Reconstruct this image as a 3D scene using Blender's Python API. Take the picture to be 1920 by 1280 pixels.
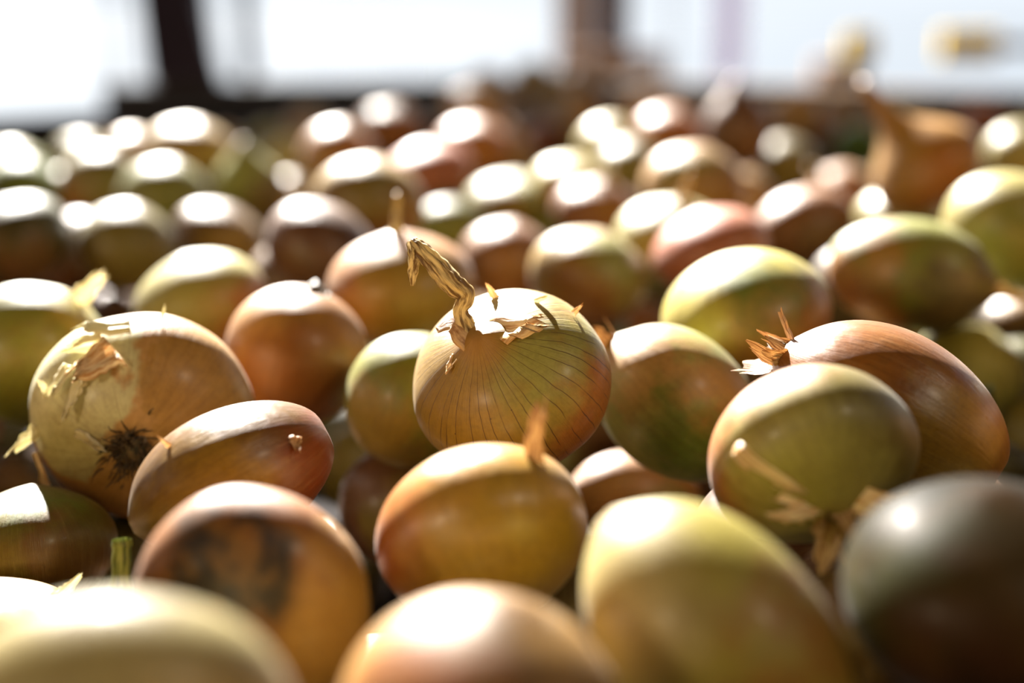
import bpy, math, random
import numpy as np
from mathutils import Vector, Quaternion, Matrix
for o in list(bpy.data.objects): bpy.data.objects.remove(o)
scene = bpy.context.scene
COL = scene.collection

# ------------------------------------------------------------ camera, light, exposure
CAM = Vector((0, 0, 1.236))
PITCH = math.atan2(640, 2667)
cam_data = bpy.data.cameras.new('camera'); cam = bpy.data.objects.new('camera', cam_data); COL.objects.link(cam)
cam.location = CAM; cam.rotation_euler = (math.pi/2 - PITCH, 0, 0)
cam_data.sensor_width = 36; cam_data.lens = 36*2667/1920
cam_data.clip_start = .01; cam_data.clip_end = 500
cam_data.dof.use_dof = True; cam_data.dof.focus_distance = .478; cam_data.dof.aperture_fstop = 3.0
scene.camera = cam
world = bpy.data.worlds.new('sky'); scene.world = world; world.use_nodes = True
bg = world.node_tree.nodes['Background']; bg.inputs[0].default_value = (.86, .93, 1.0, 1); bg.inputs[1].default_value = 1.3
def sun(az, el, strength, colour, angle):
    l = bpy.data.lights.new('sun', 'SUN'); l.energy = strength; l.color = colour; l.angle = math.radians(angle)
    ob = bpy.data.objects.new('sun', l); COL.objects.link(ob)
    a, e = math.radians(az), math.radians(el)
    d = Vector((math.sin(a)*math.cos(e), math.cos(a)*math.cos(e), math.sin(e)))
    ob.rotation_euler = d.to_track_quat('Z', 'Y').to_euler(); return ob
sun(-19, 36, 62.0, (1, .95, .88), 1.2)
def area(loc, target, size, power, colour):
    l = bpy.data.lights.new('hall_lamp', 'AREA'); l.shape = 'RECTANGLE'; l.size, l.size_y = size; l.energy = power; l.color = colour
    ob = bpy.data.objects.new('hall_lamp', l); COL.objects.link(ob); ob.location = loc
    ob.rotation_euler = (Vector(loc) - Vector(target)).to_track_quat('Z', 'Y').to_euler()
area((-1.9, -1.6, 1.95), (0, .6, 1.1), (.28, .34), 34, (1, .78, .50))
area((1.5, -.7, 2.6), (0, .6, 1.1), (.2, .2), 16, (1, .82, .58))
scene.view_settings.view_transform = 'Standard'; scene.view_settings.look = 'None'
scene.view_settings.exposure = -.33; scene.view_settings.gamma = 1; scene.view_settings.use_curve_mapping = False
scene.cycles.use_denoising = True
scene.cycles.max_bounces = 8; scene.cycles.diffuse_bounces = 4; scene.cycles.sample_clamp_indirect = 6

# ------------------------------------------------------------ node helpers and materials
def lin(c):
    return [x/12.92 if x <= .04045 else ((x+.055)/1.055)**2.4 for x in [v/255 for v in c]]
class NT:
    def __init__(s, name):
        s.m = bpy.data.materials.new(name); s.m.use_nodes = True; s.t = s.m.node_tree; s.t.nodes.clear()
        s.out = s.t.nodes.new('ShaderNodeOutputMaterial')
    def n(s, kind, **kw):
        nd = s.t.nodes.new('ShaderNode'+kind)
        for k, v in kw.items(): setattr(nd, k, v)
        return nd
    def put(s, sock, v):
        if hasattr(v, 'is_linked') or isinstance(v, bpy.types.NodeSocket): s.t.links.new(v, sock)
        else: sock.default_value = v
    def math(s, op, *a, clamp=False):
        nd = s.n('Math', operation=op, use_clamp=clamp)
        for i, v in enumerate(a): s.put(nd.inputs[i], v)
        return nd.outputs[0]
    def vmath(s, op, *a, out=0):
        nd = s.n('VectorMath', operation=op)
        for i, v in enumerate(a): s.put(nd.inputs[i], v)
        return nd.outputs[out]
    def mix(s, f, a, b, mode='MIX'):
        nd = s.n('Mix', data_type='RGBA', blend_type=mode)
        s.put(nd.inputs[0], f); s.put(nd.inputs[6], a); s.put(nd.inputs[7], b); return nd.outputs[2]
    def noise(s, vec, scale, detail=2, rough=.5):
        nd = s.n('TexNoise'); s.put(nd.inputs['Vector'], vec); nd.inputs['Scale'].default_value = scale
        nd.inputs['Detail'].default_value = detail; nd.inputs['Roughness'].default_value = rough; return nd.outputs[0]
    def ramp(s, x, a, b, lo=0., hi=1.):
        nd = s.n('MapRange', interpolation_type='SMOOTHSTEP'); s.put(nd.inputs[0], x)
        for i, v in enumerate((a, b, lo, hi)): s.put(nd.inputs[i+1], v)
        return nd.outputs[0]
    def attr(s, name, vec=False):
        nd = s.n('Attribute', attribute_type='OBJECT', attribute_name=name); return nd.outputs['Vector' if vec else 'Fac']
    def col(s, name):
        return s.n('Attribute', attribute_type='OBJECT', attribute_name=name).outputs['Color']

def onion_material():
    N = NT('onion_skin')
    P = N.n('TexCoord').outputs['Object']
    sep = N.n('SeparateXYZ'); N.put(sep.inputs[0], P); x, y, z = sep.outputs
    seed = N.attr('seed')
    off = N.n('CombineXYZ'); N.put(off.inputs[0], seed); N.put(off.inputs[1], N.math('MULTIPLY', seed, 1.7)); N.put(off.inputs[2], N.math('MULTIPLY', seed, .6))
    Ps = N.vmath('ADD', P, off.outputs[0])
    nrm = N.vmath('NORMALIZE', P)
    n1 = N.noise(Ps, 1.7, 3); n2 = N.noise(Ps, 5.0, 3)
    wob = N.math('ADD', N.math('MULTIPLY', N.math('SUBTRACT', n1, .5), .9), N.math('MULTIPLY', N.math('SUBTRACT', n2, .5), .35))
    c = N.col('c1')
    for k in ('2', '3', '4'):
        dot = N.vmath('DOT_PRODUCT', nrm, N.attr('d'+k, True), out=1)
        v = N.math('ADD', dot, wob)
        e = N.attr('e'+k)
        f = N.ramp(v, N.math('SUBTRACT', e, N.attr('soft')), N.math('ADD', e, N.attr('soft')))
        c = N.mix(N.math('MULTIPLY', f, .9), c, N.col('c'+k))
    # general mottling of the skin colour
    c = N.mix(N.ramp(N.noise(Ps, 2.6, 4, .6), .45, .75, 0, .5), c, N.mix(.5, c, (.150, .072, .014, 1)))
    # meridian streaks: noise drawn out along the axis
    rho = N.math('MAXIMUM', N.math('SQRT', N.math('ADD', N.math('MULTIPLY', x, x), N.math('MULTIPLY', y, y))), .02)
    mer = N.n('CombineXYZ'); N.put(mer.inputs[0], N.math('DIVIDE', x, rho)); N.put(mer.inputs[1], N.math('DIVIDE', y, rho)); N.put(mer.inputs[2], N.math('MULTIPLY', z, .10))
    mv = N.vmath('ADD', N.vmath('SCALE', mer.outputs[0]), off.outputs[0])
    mer_s = mer.outputs[0]
    warp = N.vmath('SCALE', N.vmath('SUBTRACT', N.n('TexNoise').outputs[1], (.5, .5, .5)))
    mv = N.vmath('ADD', mer_s, off.outputs[0])
    st1 = N.noise(mv, 9, 3, .6); st2 = N.noise(mv, 34, 4, .7)
    stk = N.math('ADD', N.math('MULTIPLY', N.math('SUBTRACT', st1, .5), 1.1), N.math('MULTIPLY', N.math('SUBTRACT', st2, .5), 1.1))
    amp = N.math('MULTIPLY', stk, N.attr('streak'))
    c = N.mix(N.math('MAXIMUM', amp, 0., clamp=True), c, N.mix(.45, c, (.46, .34, .17, 1)))
    c = N.mix(N.math('MAXIMUM', N.math('MULTIPLY', amp, -1.3), 0., clamp=True), c, N.mix(.75, c, (.08, .032, .007, 1)))
    # veins
    phi = N.math('ARCTAN2', y, x)
    W = N.math('ADD', N.math('MULTIPLY', phi, 6.6), N.math('ADD', N.math('MULTIPLY', n1, .9), N.math('ADD', seed, N.math('MULTIPLY', n2, .10))))
    vo = N.n('TexVoronoi', voronoi_dimensions='1D', feature='DISTANCE_TO_EDGE'); N.put(vo.inputs['W'], W); vo.inputs['Scale'].default_value = 1.0
    line = N.ramp(vo.outputs['Distance'], .012, .055, 1, 0)
    brk = N.ramp(N.noise(Ps, 3.5, 2), .28, .50)
    vein = N.math('MULTIPLY', N.math('MULTIPLY', line, N.math('MULTIPLY', brk, .85)), N.attr('vein'))
    vein = N.math('MULTIPLY', vein, N.ramp(z, -.75, .2, .25, 1))
    c = N.mix(vein, c, (.045, .014, .005, 1))
    c = N.mix(N.ramp(N.noise(Ps, 15, 4, .7), .40, .66, 0, .32), c, N.mix(.6, c, (.060, .034, .010, 1)))
    # small dark specks
    sp = N.n('TexVoronoi'); N.put(sp.inputs['Vector'], Ps); sp.inputs['Scale'].default_value = 6.5
    spk = N.math('MULTIPLY', N.ramp(sp.outputs['Distance'], .035, .075, .8, 0), N.ramp(N.noise(Ps, 4, 1), .55, .6))
    c = N.mix(spk, c, (.05, .022, .008, 1))
    # soil rubbed into the skin
    dd = N.vmath('DOT_PRODUCT', nrm, N.attr('dd', True), out=1)
    ring = N.math('MULTIPLY', N.ramp(N.math('ADD', dd, N.math('MULTIPLY', wob, .35)), .66, .84), N.ramp(N.noise(Ps, 2.8, 5, .7), .38, .58))
    c = N.mix(N.math('MULTIPLY', N.math('MULTIPLY', ring, N.attr('dirt')), 1.), c, (.010, .004, .002, 1))
    # brown collar at the neck and root scar
    c = N.mix(N.ramp(N.math('ADD', N.math('SUBTRACT', rho, N.math('MULTIPLY', n2, .1)), N.ramp(z, 0., .3, 2, 0)), .02, .34, N.attr('collar'), 0), c, N.col('cc'))
    b = N.n('BsdfPrincipled'); N.put(b.inputs['Base Color'], c)
    rg = N.math('ADD', N.attr('rough'), N.math('MULTIPLY', N.math('SUBTRACT', n2, .5), .25)); N.put(b.inputs['Roughness'], rg)
    N.put(b.inputs['Specular IOR Level'], N.math('MULTIPLY', N.attr('shine'), .4)); N.put(b.inputs['Coat Weight'], N.math('MULTIPLY', N.attr('shine'), .1)); b.inputs['Sheen Weight'].default_value = .05; b.inputs['Sheen Roughness'].default_value = .35
    b.inputs['Coat Roughness'].default_value = .22
    bp = N.n('Bump'); bp.inputs['Strength'].default_value = .22; bp.inputs['Distance'].default_value = .0015
    N.put(bp.inputs['Height'], N.math('ADD', N.math('MULTIPLY', stk, N.math('ADD', N.attr('streak'), .15)), N.math('SUBTRACT', N.math('MULTIPLY', n2, .8), N.math('MULTIPLY', vein, .4))))
    N.put(b.inputs['Normal'], bp.outputs[0])
    N.t.links.new(b.outputs[0], N.out.inputs[0]); return N.m

def dry_material(name, light, dark, transl=.3, sx=14, sy=2.0):
    N = NT(name); uv = N.n('TexCoord').outputs['UV']
    mp = N.n('Mapping'); N.put(mp.inputs[0], uv); mp.inputs['Scale'].default_value = (sx, sy, 1)
    s = N.noise(mp.outputs[0], 1.0, 4, .65)
    oi = N.noise(N.n('TexCoord').outputs['Object'], 3, 2)
    c = N.mix(N.ramp(s, .40, .60), lin(dark)+[1], lin(light)+[1])
    c = N.mix(N.ramp(oi, .5, .8, 0, .35), c, lin(dark)+[1])
    b = N.n('BsdfPrincipled'); N.put(b.inputs['Base Color'], c); b.inputs['Roughness'].default_value = .5
    bp = N.n('Bump'); bp.inputs['Strength'].default_value = .5; bp.inputs['Distance'].default_value = .001; N.put(bp.inputs['Height'], s); N.put(b.inputs['Normal'], bp.outputs[0])
    if transl:
        tr = N.n('BsdfTranslucent'); N.put(tr.inputs[0], c); mx = N.n('MixShader'); mx.inputs[0].default_value = transl
        N.t.links.new(b.outputs[0], mx.inputs[1]); N.t.links.new(tr.outputs[0], mx.inputs[2]); N.t.links.new(mx.outputs[0], N.out.inputs[0])
    else: N.t.links.new(b.outputs[0], N.out.inputs[0])
    return N.m
def plain(name, c, rough=.6, metal=0, vary=.25, scale=8, transl=0, spec=.25):
    N = NT(name); P = N.n('TexCoord').outputs['Object']
    s = N.noise(P, scale, 4, .6); cl = lin(c)
    cc = N.mix(s, [v*(1-vary) for v in cl]+[1], [min(1, v*(1+vary)) for v in cl]+[1])
    b = N.n('BsdfPrincipled'); N.put(b.inputs['Base Color'], cc); b.inputs['Roughness'].default_value = rough; b.inputs['Metallic'].default_value = metal; b.inputs['Specular IOR Level'].default_value = spec
    if transl:
        tr = N.n('BsdfTranslucent'); N.put(tr.inputs[0], cc); mx = N.n('MixShader'); mx.inputs[0].default_value = transl
        N.t.links.new(b.outputs[0], mx.inputs[1]); N.t.links.new(tr.outputs[0], mx.inputs[2]); N.t.links.new(mx.outputs[0], N.out.inputs[0])
    else: N.t.links.new(b.outputs[0], N.out.inputs[0])
    return N.m

M = dict(
    skin=onion_material(),
    straw=dry_material('dried_stem', (222, 200, 148), (104, 76, 38), .30, 10, 1.5),
    paper=dry_material('papery_skin', (240, 222, 186), (196, 150, 96), .40, 9, 1.2),
    tanpaper=dry_material('tan_papery_skin', (212, 180, 136), (142, 98, 58), .35, 9, 1.2),
    white=dry_material('white_inner_skin', (246, 240, 218), (214, 206, 160), .40, 12, .8),
    root=dry_material('root_hair', (96, 76, 48), (22, 15, 9), 0, 3, 2),
    green=dry_material('green_neck', (150, 158, 84), (70, 84, 34), .1, 12, .6),
    darkgreen=dry_material('dark_green_neck', (62, 78, 48), (22, 30, 18), .05, 10, .8),
    steel=plain('dark_painted_steel', (26, 21, 20), .8, 0, .35, 12, 0, .05),
    rim=plain('worn_steel_rim', (40, 35, 31), .8, 0, .4, 20, 0, .05),
    floor=plain('pale_concrete', (71, 77, 84), .9, 0, .06, .6, 0, .02),
    shedfloor=plain('dark_shed_floor', (60, 54, 48), .8, 0, .2, 2),
    sheet=plain('milky_shade_sheet', (235, 228, 214), .7, 0, .04, 3, .62),
    wall=plain('shed_wall', (120, 104, 86), .8, 0, .12, 2),
    tanrim=plain('tan_timber_rim', (92, 74, 56), .8, 0, .3, 14, 0, .05),
    beam=plain('grey_steel_beam', (50, 45, 42), .8, 0, .35, 9, 0, .05),
    bolt=plain('bright_bolt', (226, 205, 176), .35, .3, .1, 30),
    purple=plain('dark_purple_steel', (38, 22, 34), .6, 0, .3, 6),
    brown=plain('dark_brown_timber', (72, 48, 40), .7, 0, .3, 10),
    beige=plain('pale_timber', (150, 122, 102), .8, 0, .15, 6, 0, .05),
    yellow=plain('yellow_plastic', (205, 168, 4), .8, 0, .1, 6, 0, .05),
    grey=plain('grey_pipe', (120, 118, 122), .8, 0, .1, 6, 0, .05),
    pinkp=plain('pink_sheet', (225, 140, 165), .6, 0, .05, 4, .04),
    lavp=plain('lavender_sheet', (226, 222, 255), .6, 0, .05, 4, .06),
)

# ------------------------------------------------------------ mesh helpers
def mesh_obj(name, V, Fq, mat, parent=None, uv=None, smooth=True):
    me = bpy.data.meshes.new(name); me.from_pydata([tuple(map(float, v)) for v in V], [], Fq)
    if smooth: me.polygons.foreach_set('use_smooth', [True]*len(me.polygons))
    if uv is not None:
        l = me.uv_layers.new(name='uv'); vi = np.empty(len(me.loops), dtype=np.int32); me.loops.foreach_get('vertex_index', vi)
        l.data.foreach_set('uv', np.asarray(uv, dtype=np.float32)[vi].ravel())
    me.materials.append(mat); me.update()
    ob = bpy.data.objects.new(name, me); COL.objects.link(ob)
    if parent is not None: ob.parent = parent
    return ob
def grid_faces(nu, nv, wrap=False):
    F = []
    for i in range(nu-1):
        for j in range(nv if wrap else nv-1):
            k = (j+1) % nv; F.append((i*nv+j, i*nv+k, (i+1)*nv+k, (i+1)*nv+j))
    return F
def join(*parts):
    V, F, U = [], [], []
    for v, f, u in parts:
        b = len(V); V += [tuple(x) for x in v]; F += [tuple(i+b for i in q) for q in f]; U += [tuple(x) for x in u]
    return V, F, U
def spline(pts, n):                              # Catmull-Rom through the points
    P = np.array(pts, float); P = np.vstack([2*P[0]-P[1], P, 2*P[-1]-P[-2]]); out = []
    m = len(P)-3
    for t in np.linspace(0, m-1e-6, n):
        i = int(t); f = t-i; a, b, c, d = P[i:i+4]
        out.append(.5*((2*b)+(c-a)*f+(2*a-5*b+4*c-d)*f*f+(3*b-a-3*c+d)*f**3))
    return np.array(out)
def tube(pts, radii, n=20, seg=14, ridges=0, rdepth=.0, twist=0, flat=1., seed=0, cap=True):
    r = np.random.default_rng(seed)
    C = spline(pts, n); rad = np.interp(np.linspace(0, 1, n), np.linspace(0, 1, len(radii)), radii)
    T = np.gradient(C, axis=0); T /= np.linalg.norm(T, axis=1)[:, None]
    up = np.array([.3, .5, .8]); X = np.cross(T[0], up); X /= np.linalg.norm(X)
    V, U = [], []; ph = r.uniform(0, 6.28, 4)
    for i in range(n):
        X = X - T[i]*(X@T[i]); X /= np.linalg.norm(X); Y = np.cross(T[i], X)
        for j in range(seg):
            a = 2*math.pi*j/seg; tw = twist*i/n
            k = 1+rdepth*(math.cos(ridges*(a+tw)+ph[0])+.6*math.cos((ridges*.5+1)*(a+tw)+ph[1]+i*.3)) + .05*math.sin(i*1.3+ph[2])
            V.append(C[i]+rad[i]*k*(math.cos(a+tw*.3)*X+math.sin(a+tw*.3)*Y*flat)); U.append((j/seg, i/n*2))
    F = grid_faces(n, seg, True)
    if cap: F.append(tuple((n-1)*seg+j for j in range(seg)))
    return V, F, U
def ell_proj(q, A, s):
    q = np.array(q, float); k = math.sqrt(q[0]**2+q[1]**2+(q[2]/A)**2); return q/k*s
def flake(p, t, size, A, mode, seed, width=.75, nu=7, nv=6, face=None):
    """thin torn piece of skin that starts on the bulb at p and runs along t"""
    r = np.random.default_rng(seed); p = np.array(p); t = np.array(t, float); t /= np.linalg.norm(t)
    n = np.array([p[0], p[1], p[2]/A**2]); n /= np.linalg.norm(n)
    if mode != 'stand': t = t-n*(t@n); t /= np.linalg.norm(t)
    b = np.cross(n if face is None or mode != 'stand' else np.array(face), t); nb = np.linalg.norm(b); b = b/nb if nb > .1 else np.cross(np.array([0, 0, 1.]), t)
    V, U = [], []; jag = r.uniform(.72, 1.25, nv); ja2 = r.uniform(.7, 1.2, (nu, 2))
    for i in range(nu):
        s = i/(nu-1)
        for j in range(nv):
            w = j/(nv-1)-.5
            ww = w*size*width*(1-.55*s**1.5 if mode != 'lie' else .45+.55*math.sin(math.pi*min(1, .15+s*.85)))*ja2[i, 0 if w < 0 else 1]
            q = p+t*size*s*jag[j]+b*ww
            if mode == 'stand': q = q+n*size*(.10*math.sin(s*3+seed)+.18*s*s)+n*size*.10*math.cos(w*6)
            elif mode == 'lie': q = ell_proj(q, A, 1.034+.012*math.sin(w*6+1))
            else: q = ell_proj(q, A, 1.012+.03*math.sin(w*5)**2)+n*size*.30*s*s+n*.01*math.sin(7*w+3*s+seed)
            V.append(q); U.append((j/(nv-1), s))
    k = len(V)                                   # give the skin its thickness
    V2 = [v-n*.006 for v in V]; F = grid_faces(nu, nv)
    G = [tuple(k+i for i in reversed(f)) for f in F]
    edge = [j for j in range(nv)]+[i*nv+nv-1 for i in range(1, nu)]+[(nu-1)*nv+j for j in range(nv-2, -1, -1)]+[i*nv for i in range(nu-2, 0, -1)]
    H = [(edge[(e+1) % len(edge)], edge[e], k+edge[e], k+edge[(e+1) % len(edge)]) for e in range(len(edge))]
    return V+V2, F+G+H, U+U
def box(bm_list, c, s, R=None):
    V = np.array([(x, y, z) for x in (-.5, .5) for y in (-.5, .5) for z in (-.5, .5)])*np.array(s)
    if R is not None: V = V@np.array(R).T
    V = V+np.array(c); b = len(bm_list[0]); bm_list[0].extend(map(tuple, V))
    bm_list[1].extend([tuple(b+i for i in f) for f in ((0, 1, 3, 2), (4, 6, 7, 5), (0, 4, 5, 1), (2, 3, 7, 6), (0, 2, 6, 4), (1, 5, 7, 3))])
def box_obj(name, c, s, mat, parent=None, R=None, bevel=.003):
    L = ([], []); box(L, (0, 0, 0), s, R); ob = mesh_obj(name, L[0], L[1], mat, parent, smooth=False); ob.location = c
    if bevel:
        m = ob.modifiers.new('edge', 'BEVEL'); m.width = bevel; m.segments = 2
    return ob
def thing(name, label, cat, loc=(0, 0, 0), group=None):
    ob = bpy.data.objects.new(name, None); COL.objects.link(ob); ob.location = loc; ob.empty_display_size = .05
    tag(ob, label, cat, group); return ob
def tag(ob, label, cat, group=None):
    ob['label'] = label; ob['category'] = cat
    if group: ob['group'] = group

# ------------------------------------------------------------ setting
def slab(name, lo, hi, mat):
    c = [(a+b)/2 for a, b in zip(lo, hi)]; s = [b-a for a, b in zip(lo, hi)]
    ob = box_obj(name, c, s, mat, bevel=0); ob['kind'] = 'structure'; return ob
slab('floor', (-5.2, -5.2, -.2), (5.2, 7, 0), M['shedfloor'])
slab('ground', (-160, 7, -.2), (160, 420, -.002), M['floor'])
slab('wall_left', (-5.2, -5.2, 0), (-5, 2.6, 3.4), M['wall'])
slab('wall_right', (5, -5.2, 0), (5.2, 2.6, 3.4), M['wall'])
slab('wall_back', (-5, -5.2, 0), (5, -5, 3.4), M['wall'])
cv = [(-5.2, -5.2), (5.2, -5.2), (5.2, 6.99), (-5.2, .75)]          # edge slanted so the unseen roof shades the front right onions
ce = mesh_obj('ceiling', [(x, y, 3.4) for x, y in cv]+[(x, y, 3.55) for x, y in cv], [(3, 2, 1, 0), (4, 5, 6, 7)]+[(i, (i+1) % 4, 4+(i+1) % 4, 4+i) for i in range(4)], M['wall'], smooth=False); ce['kind'] = 'structure'

slab('added_shade_strip', (-5.2, 4.26, 3.26), (5.2, 5.05, 3.275), M['sheet'])     # unseen translucent strip added to mute the sun on the far rows
slab('trim_2', (-5.2, 2.6, 3.16), (-5, 5.05, 3.26), M['wall'])
slab('trim_3', (5, 2.6, 3.16), (5.2, 5.05, 3.26), M['wall'])

# the steel hopper that holds the onions
HOP = [[-0.24, 0.16], [0.24, 0.16], [0.826, 2.166], [0.17, 2.536], [-0.086, 2.114], [-0.713, 1.584]]                                      # plan of the rim, counter-clockwise from the near left corner
RIMZ, BASEZ = 1.086, .925
hop = thing('onion_hopper', 'dark steel hopper with a worn rim that holds the heap of onions', 'hopper', (0, .9, 0))
def hp(x, y, z): return (x, y-.9, z)
n = len(HOP)
mesh_obj('base_plate', [hp(x, y, BASEZ-.012) for x, y in HOP]+[hp(x, y, BASEZ) for x, y in HOP],
         [tuple(range(n-1, -1, -1)), tuple(range(n, 2*n))]+[(i, (i+1) % n, n+(i+1) % n, n+i) for i in range(n)], M['steel'], hop, smooth=False)
for i in range(n):
    a = np.array(HOP[i]); b = np.array(HOP[(i+1) % n]); e = b-a; L = np.hypot(*e); e /= L; out = np.array([e[1], -e[0]])
    near = i in (0,)
    top = RIMZ-.06 if near else RIMZ
    c = (a+b)/2+out*.006; ang = math.atan2(e[1], e[0]); R = Matrix.Rotation(ang, 3, 'Z')
    box_obj('wall_panel', hp(c[0], c[1], (BASEZ+top)/2-.005), (L, .012, top-BASEZ+.01), M['steel'], hop, R, .002)
    c = (a+b)/2+out*.022
    box_obj('rim', hp(c[0], c[1], top+.006), (L+.03, .05, .012), M['tanrim' if i == 2 else 'rim'], hop, R, .003)
for x, y in ((-.2, .3), (.2, .3), (-.45, 1.5), (.6, 1.9), (.15, 2.2)):
    box_obj('leg', hp(x, y, (BASEZ-.012)/2), (.06, .06, BASEZ-.012), M['steel'], hop)

# ------------------------------------------------------------ onions
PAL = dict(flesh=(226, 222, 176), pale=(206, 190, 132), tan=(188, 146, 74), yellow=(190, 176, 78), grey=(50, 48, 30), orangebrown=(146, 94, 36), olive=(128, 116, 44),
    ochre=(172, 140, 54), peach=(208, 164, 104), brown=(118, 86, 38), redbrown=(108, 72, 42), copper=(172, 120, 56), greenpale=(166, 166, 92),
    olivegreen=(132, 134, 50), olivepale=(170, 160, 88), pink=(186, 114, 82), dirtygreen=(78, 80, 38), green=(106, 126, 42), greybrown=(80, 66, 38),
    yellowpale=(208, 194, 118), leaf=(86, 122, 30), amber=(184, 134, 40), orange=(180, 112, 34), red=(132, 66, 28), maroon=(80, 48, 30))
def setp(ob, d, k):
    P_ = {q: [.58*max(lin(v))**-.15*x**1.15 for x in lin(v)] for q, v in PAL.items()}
    ob['c1'] = P_[d['pal']]
    pt = d.get('patches', [])
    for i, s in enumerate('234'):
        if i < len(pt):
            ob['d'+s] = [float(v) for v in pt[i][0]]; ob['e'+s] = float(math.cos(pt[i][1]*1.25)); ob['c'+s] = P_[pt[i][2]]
        else: ob['d'+s] = [0., 0., 1.]; ob['e'+s] = 3.; ob['c'+s] = [0., 0., 0.]
    f = d.get('feats', {})
    ob['seed'] = float(k*1.37 % 23); ob['vein'] = float(f.get('vein', .12)); ob['streak'] = float(f.get('streak', .45))
    ob['rough'] = .33 if f.get('gloss') else .47; ob['dirt'] = 1. if 'dirt' in f else 0.; ob['dd'] = [float(v) for v in f.get('dirt', (0, 0, 1))]
    ob['shine'] = float(f.get('shine', 1))
    ob['soft'] = float(f.get('soft', .22))
    ob['collar'] = float(f.get('collar', .35)); ob['cc'] = lin((158, 112, 52) if f.get('neck') == 'hero' else (110, 76, 40))

def bulb(name, A, k, res=(40, 28), neck=None):
    r = np.random.default_rng(k+100); ns, nt = res
    th = np.linspace(0, math.pi, nt+1); ph = np.linspace(0, 2*math.pi, ns, endpoint=False)
    if neck == 'tall':
        zc = np.array([1.86, 1.62, 1.36, 1.12, .92, .76, .60, .40, .15, -.15, -.42, -.62, -.72]); rc = np.array([.085, .12, .15, .18, .24, .38, .58, .80, .96, .99, .84, .52, 0.])
        u = np.linspace(0, 1, nt+1); zz = np.interp(u, np.linspace(0, 1, 13), zc); rr = np.interp(u, np.linspace(0, 1, 13), rc)
        ker = np.array([1, 2, 3, 2, 1])/9.; zs = np.convolve(np.pad(zz, 2, 'edge'), ker, 'valid'); rs = np.convolve(np.pad(rr, 2, 'edge'), ker, 'valid')
        zs[0], rs[0], zs[-1], rs[-1] = zz[0]+.02, 0, zz[-1], 0; zz, rr = zs, rs
    else:
        tip = {'cone': .34, None: .05, 'hero': .10, 'stub': .10, 'thin': .09, 'ragged': .10, 'papery': .10, 'scar': .0, 'greencut': .16}.get(neck, .06)
        w = .42 if neck == 'cone' else .26
        rr = np.sin(th)*(1+.03*np.sin(2*th)); zz = A*np.cos(th)+A*tip*np.exp(-(th/w)**2)+A*.06*np.exp(-((math.pi-th)/.2)**2)
        if neck == 'cone': rr = rr*(1-.35*np.exp(-(th/.6)**2))
    TH, PH = np.meshgrid(th[1:-1], ph, indexing='ij')
    p1, p2, p3, p4 = r.uniform(0, 6.28, 4)
    amp = 1+.018*np.cos(2*PH+p1)*np.sin(TH)+.012*np.cos(3*PH+p2)*np.sin(TH)**2+.006*np.cos(5*PH+p3+TH)+.004*np.cos(9*PH+p4)*np.sin(TH)
    X = rr[1:-1, None]*amp*np.cos(PH); Y = rr[1:-1, None]*amp*np.sin(PH)
    tilt = r.uniform(-.03, .03, 2); Z = zz[1:-1, None]*(1+.008*np.cos(2*PH+p2))+tilt[0]*X+tilt[1]*Y
    V = np.concatenate([np.stack([X, Y, Z], -1).reshape(-1, 3), [[0, 0, zz[0]], [0, 0, zz[-1]]]])
    nr = nt-1; Fq = grid_faces(nr, ns, True); Fq = [tuple(reversed(q)) for q in Fq]
    a, b = nr*ns, nr*ns+1
    for j in range(ns):
        q = (j+1) % ns; Fq.append((a, j, q)); Fq.append((b, (nr-1)*ns+q, (nr-1)*ns+j))
    Fq = [tuple(reversed(q)) for q in Fq] if False else Fq
    ob = mesh_obj(name, V, Fq, M['skin']); return ob, zz[0]

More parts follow.
